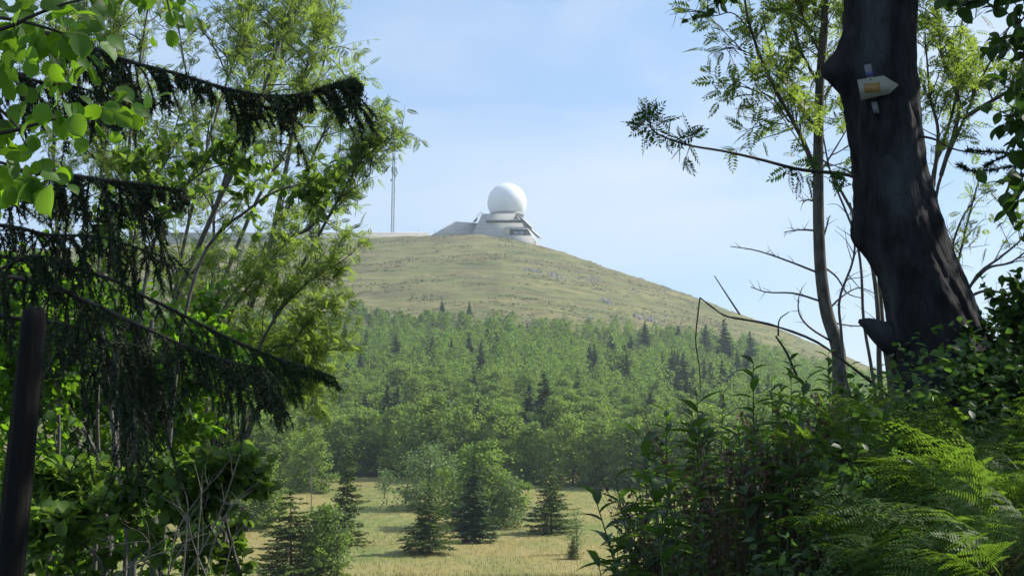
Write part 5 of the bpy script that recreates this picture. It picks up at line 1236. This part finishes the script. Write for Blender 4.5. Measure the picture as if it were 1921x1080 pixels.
for q, (px, py, Y, lab) in enumerate(spots):
    top = P(px, py, Y); gz = TZ(top[0], Y); put_herb([1, 3, 0, 2, 0, 2, 0, 3, 0, 2][q], (top[0], Y, gz - .05), top[2] - gz, rhb.uniform(0, 6), lab)
ENV_X = [1165, 1200, 1250, 1300, 1380, 1460, 1540, 1620, 1700]; ENV_Y = [1040, 900, 800, 760, 700, 690, 700, 775, 860]
def hl_(k, d, px):
    kind = ("sparse", "yellow green", "broad leaved", "dense narrow leaved", "bushy many leaved")[k]
    hgt = "topmost" if d < 60 else "upper" if d < 140 else "half hidden" if d < 240 else "low"
    z_ = next(s for lim, s in ((1230, "at the left tip of the bank"), (1290, "beside the meadow end"), (1340, "below the hanging stem end"), (1400, "below the arching dead stem"), (1470, "in the middle of the bank"), (1540, "left of the young rowan"), (1600, "below the young rowan"), (9999, "at the big trunk foot")) if px < lim)
    return f"{hgt} {kind} herb {z_}"
for q in range(190):
    px = rhb.uniform(1180, 1700); Y = rhb.uniform(4.6, 7.4); lo = np.interp(px, ENV_X, ENV_Y); py = lo + rhb.random() ** 1.15 * (1060 - lo); top = P(px, py, Y); gz = TZ(top[0], Y)
    if top[2] - gz < .25: continue
    zone = "at the left end of the right bank" if px < 1290 else "in the middle of the right bank" if px < 1450 else "left of the ferns below the big trunk"
    kk = int(rhb.integers(0, 5)); put_herb(kk, (top[0], Y, gz - .05), top[2] - gz, rhb.uniform(0, 6), hl_(kk, py - lo, px), (rhb.normal() * .06, rhb.normal() * .06))
# fine dry brown panicles among them
rgd = np.random.default_rng(95)
for px, py, Y, hh, lab in [(1350, 800, 5.0, 1, "reddish brown dry seed stalks left of the bank middle"), (1480, 760, 5.0, 1, "reddish brown dry seed stalks behind the tallest herb"), (1600, 740, 5.0, 1, "reddish brown dry seed stalks at the left foot of the big trunk"), (1440, 830, 5.0, 1, "dry brown stalks low in the middle of the bank"), (1270, 900, 5.0, 1, "dry brown stalks at the left end of the bank")]:
    g = P(px, py, Y); gz = TZ(g[0], Y); r_ = empty("dry_grass_clump", (g[0], Y, gz), lab, "dry grass", "dry stalks on the right bank"); b = MB(); H_ = g[2] - gz
    for _ in range(46):
        a = rgd.uniform(0, 6.28); ll = H_ * rgd.uniform(.75, 1.1); d = np.array((math.cos(a) * .22, math.sin(a) * .2, 1)); q = spline([(g[0] + .2 * rgd.normal() * .6, Y + .1 * rgd.normal(), gz), (g[0] + d[0] * ll * .5, Y + d[1] * ll * .5, gz + ll * .6), (g[0] + d[0] * ll * 1.4, Y + d[1] * ll, gz + ll)], 8)
        b.tube(q, np.linspace(.002, .001, 8), 3)
        m = 14; t = rgd.uniform(.6, 1, m); i = np.minimum((t * 7).astype(int), 6); T = q[i] + .012 * rgd.normal(size=(m, 3)); b.inst(QUAD, QF, frames(rgd.normal(size=(m, 3)), rgd.normal(size=(m, 3)), rgd.uniform(.012, .026, m)), T)
    part(b, "stalks", M_dry, r_)

# ---- ferns at the bottom right
FR = []
for k in range(7):
    tv, tf = fern_frond(500 + k, n=16); b = MB(); b.add(tv, tf[0]); FR.append(b.mesh("frond", [M_fern]))
rf = np.random.default_rng(97)
def fern(px, Y, zt, n, L0, label, top_px=None):
    x = P(px, 800, Y)[0]; gz = TZ(x, Y)
    r = bpy.data.objects.new("fern", None); col.objects.link(r); tag(r, label, "fern", "ferns at the foot of the big tree"); r.location = (x, Y, gz)
    hgt = zt - gz
    for k in range(n):
        o = bpy.data.objects.new("frond", FR[int(rf.integers(0, 7))]); o.parent = r; col.objects.link(o)
        L1 = L0 * rf.uniform(.8, 1.15); o.scale = (L1, L1 * rf.uniform(.85, 1.1), L1)
        o.location = (rf.normal() * .04, rf.normal() * .04, max(0, hgt - .25 * L1) * rf.uniform(.55, 1.08)); o.rotation_euler = (rf.normal() * .25, rf.normal() * .28, 2 * PI * k / n + rf.normal() * .3)
for px, Y, py, L0, lab in [(1640, 4.6, 800, .75, "highest bright fern just below the big trunk"), (1720, 4.3, 850, .7, "fern right below the highest bright one"), (1820, 4.8, 790, .75, "tall fern right of the trunk foot"), (1900, 4.6, 800, .75, "tall fern at the right edge"), (1860, 4.0, 900, .65, "fern below the two tall ones on the right"),
                           (1610, 4.1, 950, .45, "fern near the bottom at the left end of the ferns"), (1700, 3.8, 960, .6, "fern at the bottom between two others"), (1790, 3.7, 980, .55, "dim fern at the bottom right"), (1900, 3.6, 990, .55, "pale fern in the bottom right corner"), (1670, 3.5, 1050, .5, "fern cut off by the bottom edge below the trunk"), (1840, 3.4, 1060, .5, "fern cut off by the bottom edge at the right"), (1780, 5.2, 800, .6, "fern against the dark foot of the big trunk"), (1760, 4.4, 900, .6, "fern in the thick of the bank"), (1930, 4.2, 880, .7, "fern half outside the right edge"), (1920, 3.2, 1070, .5, "fern in the very corner at the bottom right"), (1890, 3.0, 1110, .45, "lowest fern right of the middle of the bank"), (1740, 3.2, 1090, .5, "lowest fern under the trunk")]:
    fern(px, Y, float(P(px, py, Y)[2]), 12, L0 * .78, lab)

# ---- dark leafy shrub at the right edge, behind the ferns
branchy("bramble_bush", gx(1900, 6.2), [[(1900, 1000, 6.2), (1900, 800, 6.2), (1880, 700, 6.2), (1865, 650, 6.2)], [(1900, 900, 6.2), (1940, 720, 6.1), (1925, 640, 6.0), (1890, 620, 6.0)], [(1870, 900, 6.2), (1860, 790, 6.2), (1845, 730, 6.1)], [(1960, 900, 6), (1990, 720, 6), (1960, 640, 5.9), (1930, 600, 5.9)], [(1880, 900, 5.8), (1880, 780, 5.8), (1870, 740, 5.8)], [(1950, 1000, 5.6), (1930, 820, 5.6), (1900, 720, 5.6)]],
        .009, 26, .34, 9, .045, "dark bramble mass at the right edge beside the big trunk foot", "bush", rq, M_crown, [OVAL], None, None, M_twig, spread=1.0)

# ---- ground cover under everything near
def cover(name, label, n, xr, yr, leaf, tmpl, mt_, dens=None, hmax=.35, seed=1):
    r = np.random.default_rng(seed); X = r.uniform(xr[0], xr[1], n); Y = r.uniform(yr[0], yr[1], n); Z = terrain(X, Y)
    if dens is not None:
        k = dens(X, Y); X, Y, Z = X[k], Y[k], Z[k]; n = len(X)
    T = np.stack([X, Y, Z + r.random(n) ** 1.5 * hmax], -1); D = r.normal(size=(n, 3)) * (1, 1, .5); Nn = np.array((0, 0, 1.)) + .5 * r.normal(size=(n, 3))
    b = MB(); b.inst(tmpl[0], tmpl[1], frames(D, Nn, leaf * r.uniform(.6, 1.3, n)), T); o = b.build(name, mt_); tag(o, label, None, None, "stuff"); return o
cover("undergrowth", "low leafy ground cover on the right bank", 60000, (-.3, 4.2), (3.6, 9), .035, OVAL, M_herb, lambda X, Y: (X > .16 * Y - .5) & (fbm(X * 2.2, Y * 2.2, 2) > -.35), .62, 1)
cover("ground_leaves", "low leafy ground cover in the left thicket", 16000, (-7, -.4), (3.5, 16), .07, OVAL, M_bushl, lambda X, Y: X < -.18 * Y + .3, .5, 2)

# ---- labels shared by look-alikes get their order from the left
bpy.context.view_layer.update()
by_label = {}
for o in col.objects:
    if o.parent is None and o.get('category') and o.get('group') in (WG, "tall herbs on the right bank"): by_label.setdefault(o['label'], []).append(o)
for lab, os_ in by_label.items():
    if len(os_) < 2: continue
    os_.sort(key=lambda o: o.location.x / max(o.location.y, 1)); n = len(os_)
    for i, o in enumerate(os_):
        o['label'] = lab + ", " + ("leftmost" if i == 0 else "rightmost" if i == n - 1 else {1: "2nd", 2: "3rd"}.get(i, f"{i + 1}th") + " from left")
        if len(o['label'].replace(",", "").split()) > 16: o['label'] = o['label'].replace("below the small steep scree", "below the steep scree").replace("left of the arching stem", "near the arching stem").replace("behind the front row", "near front row")
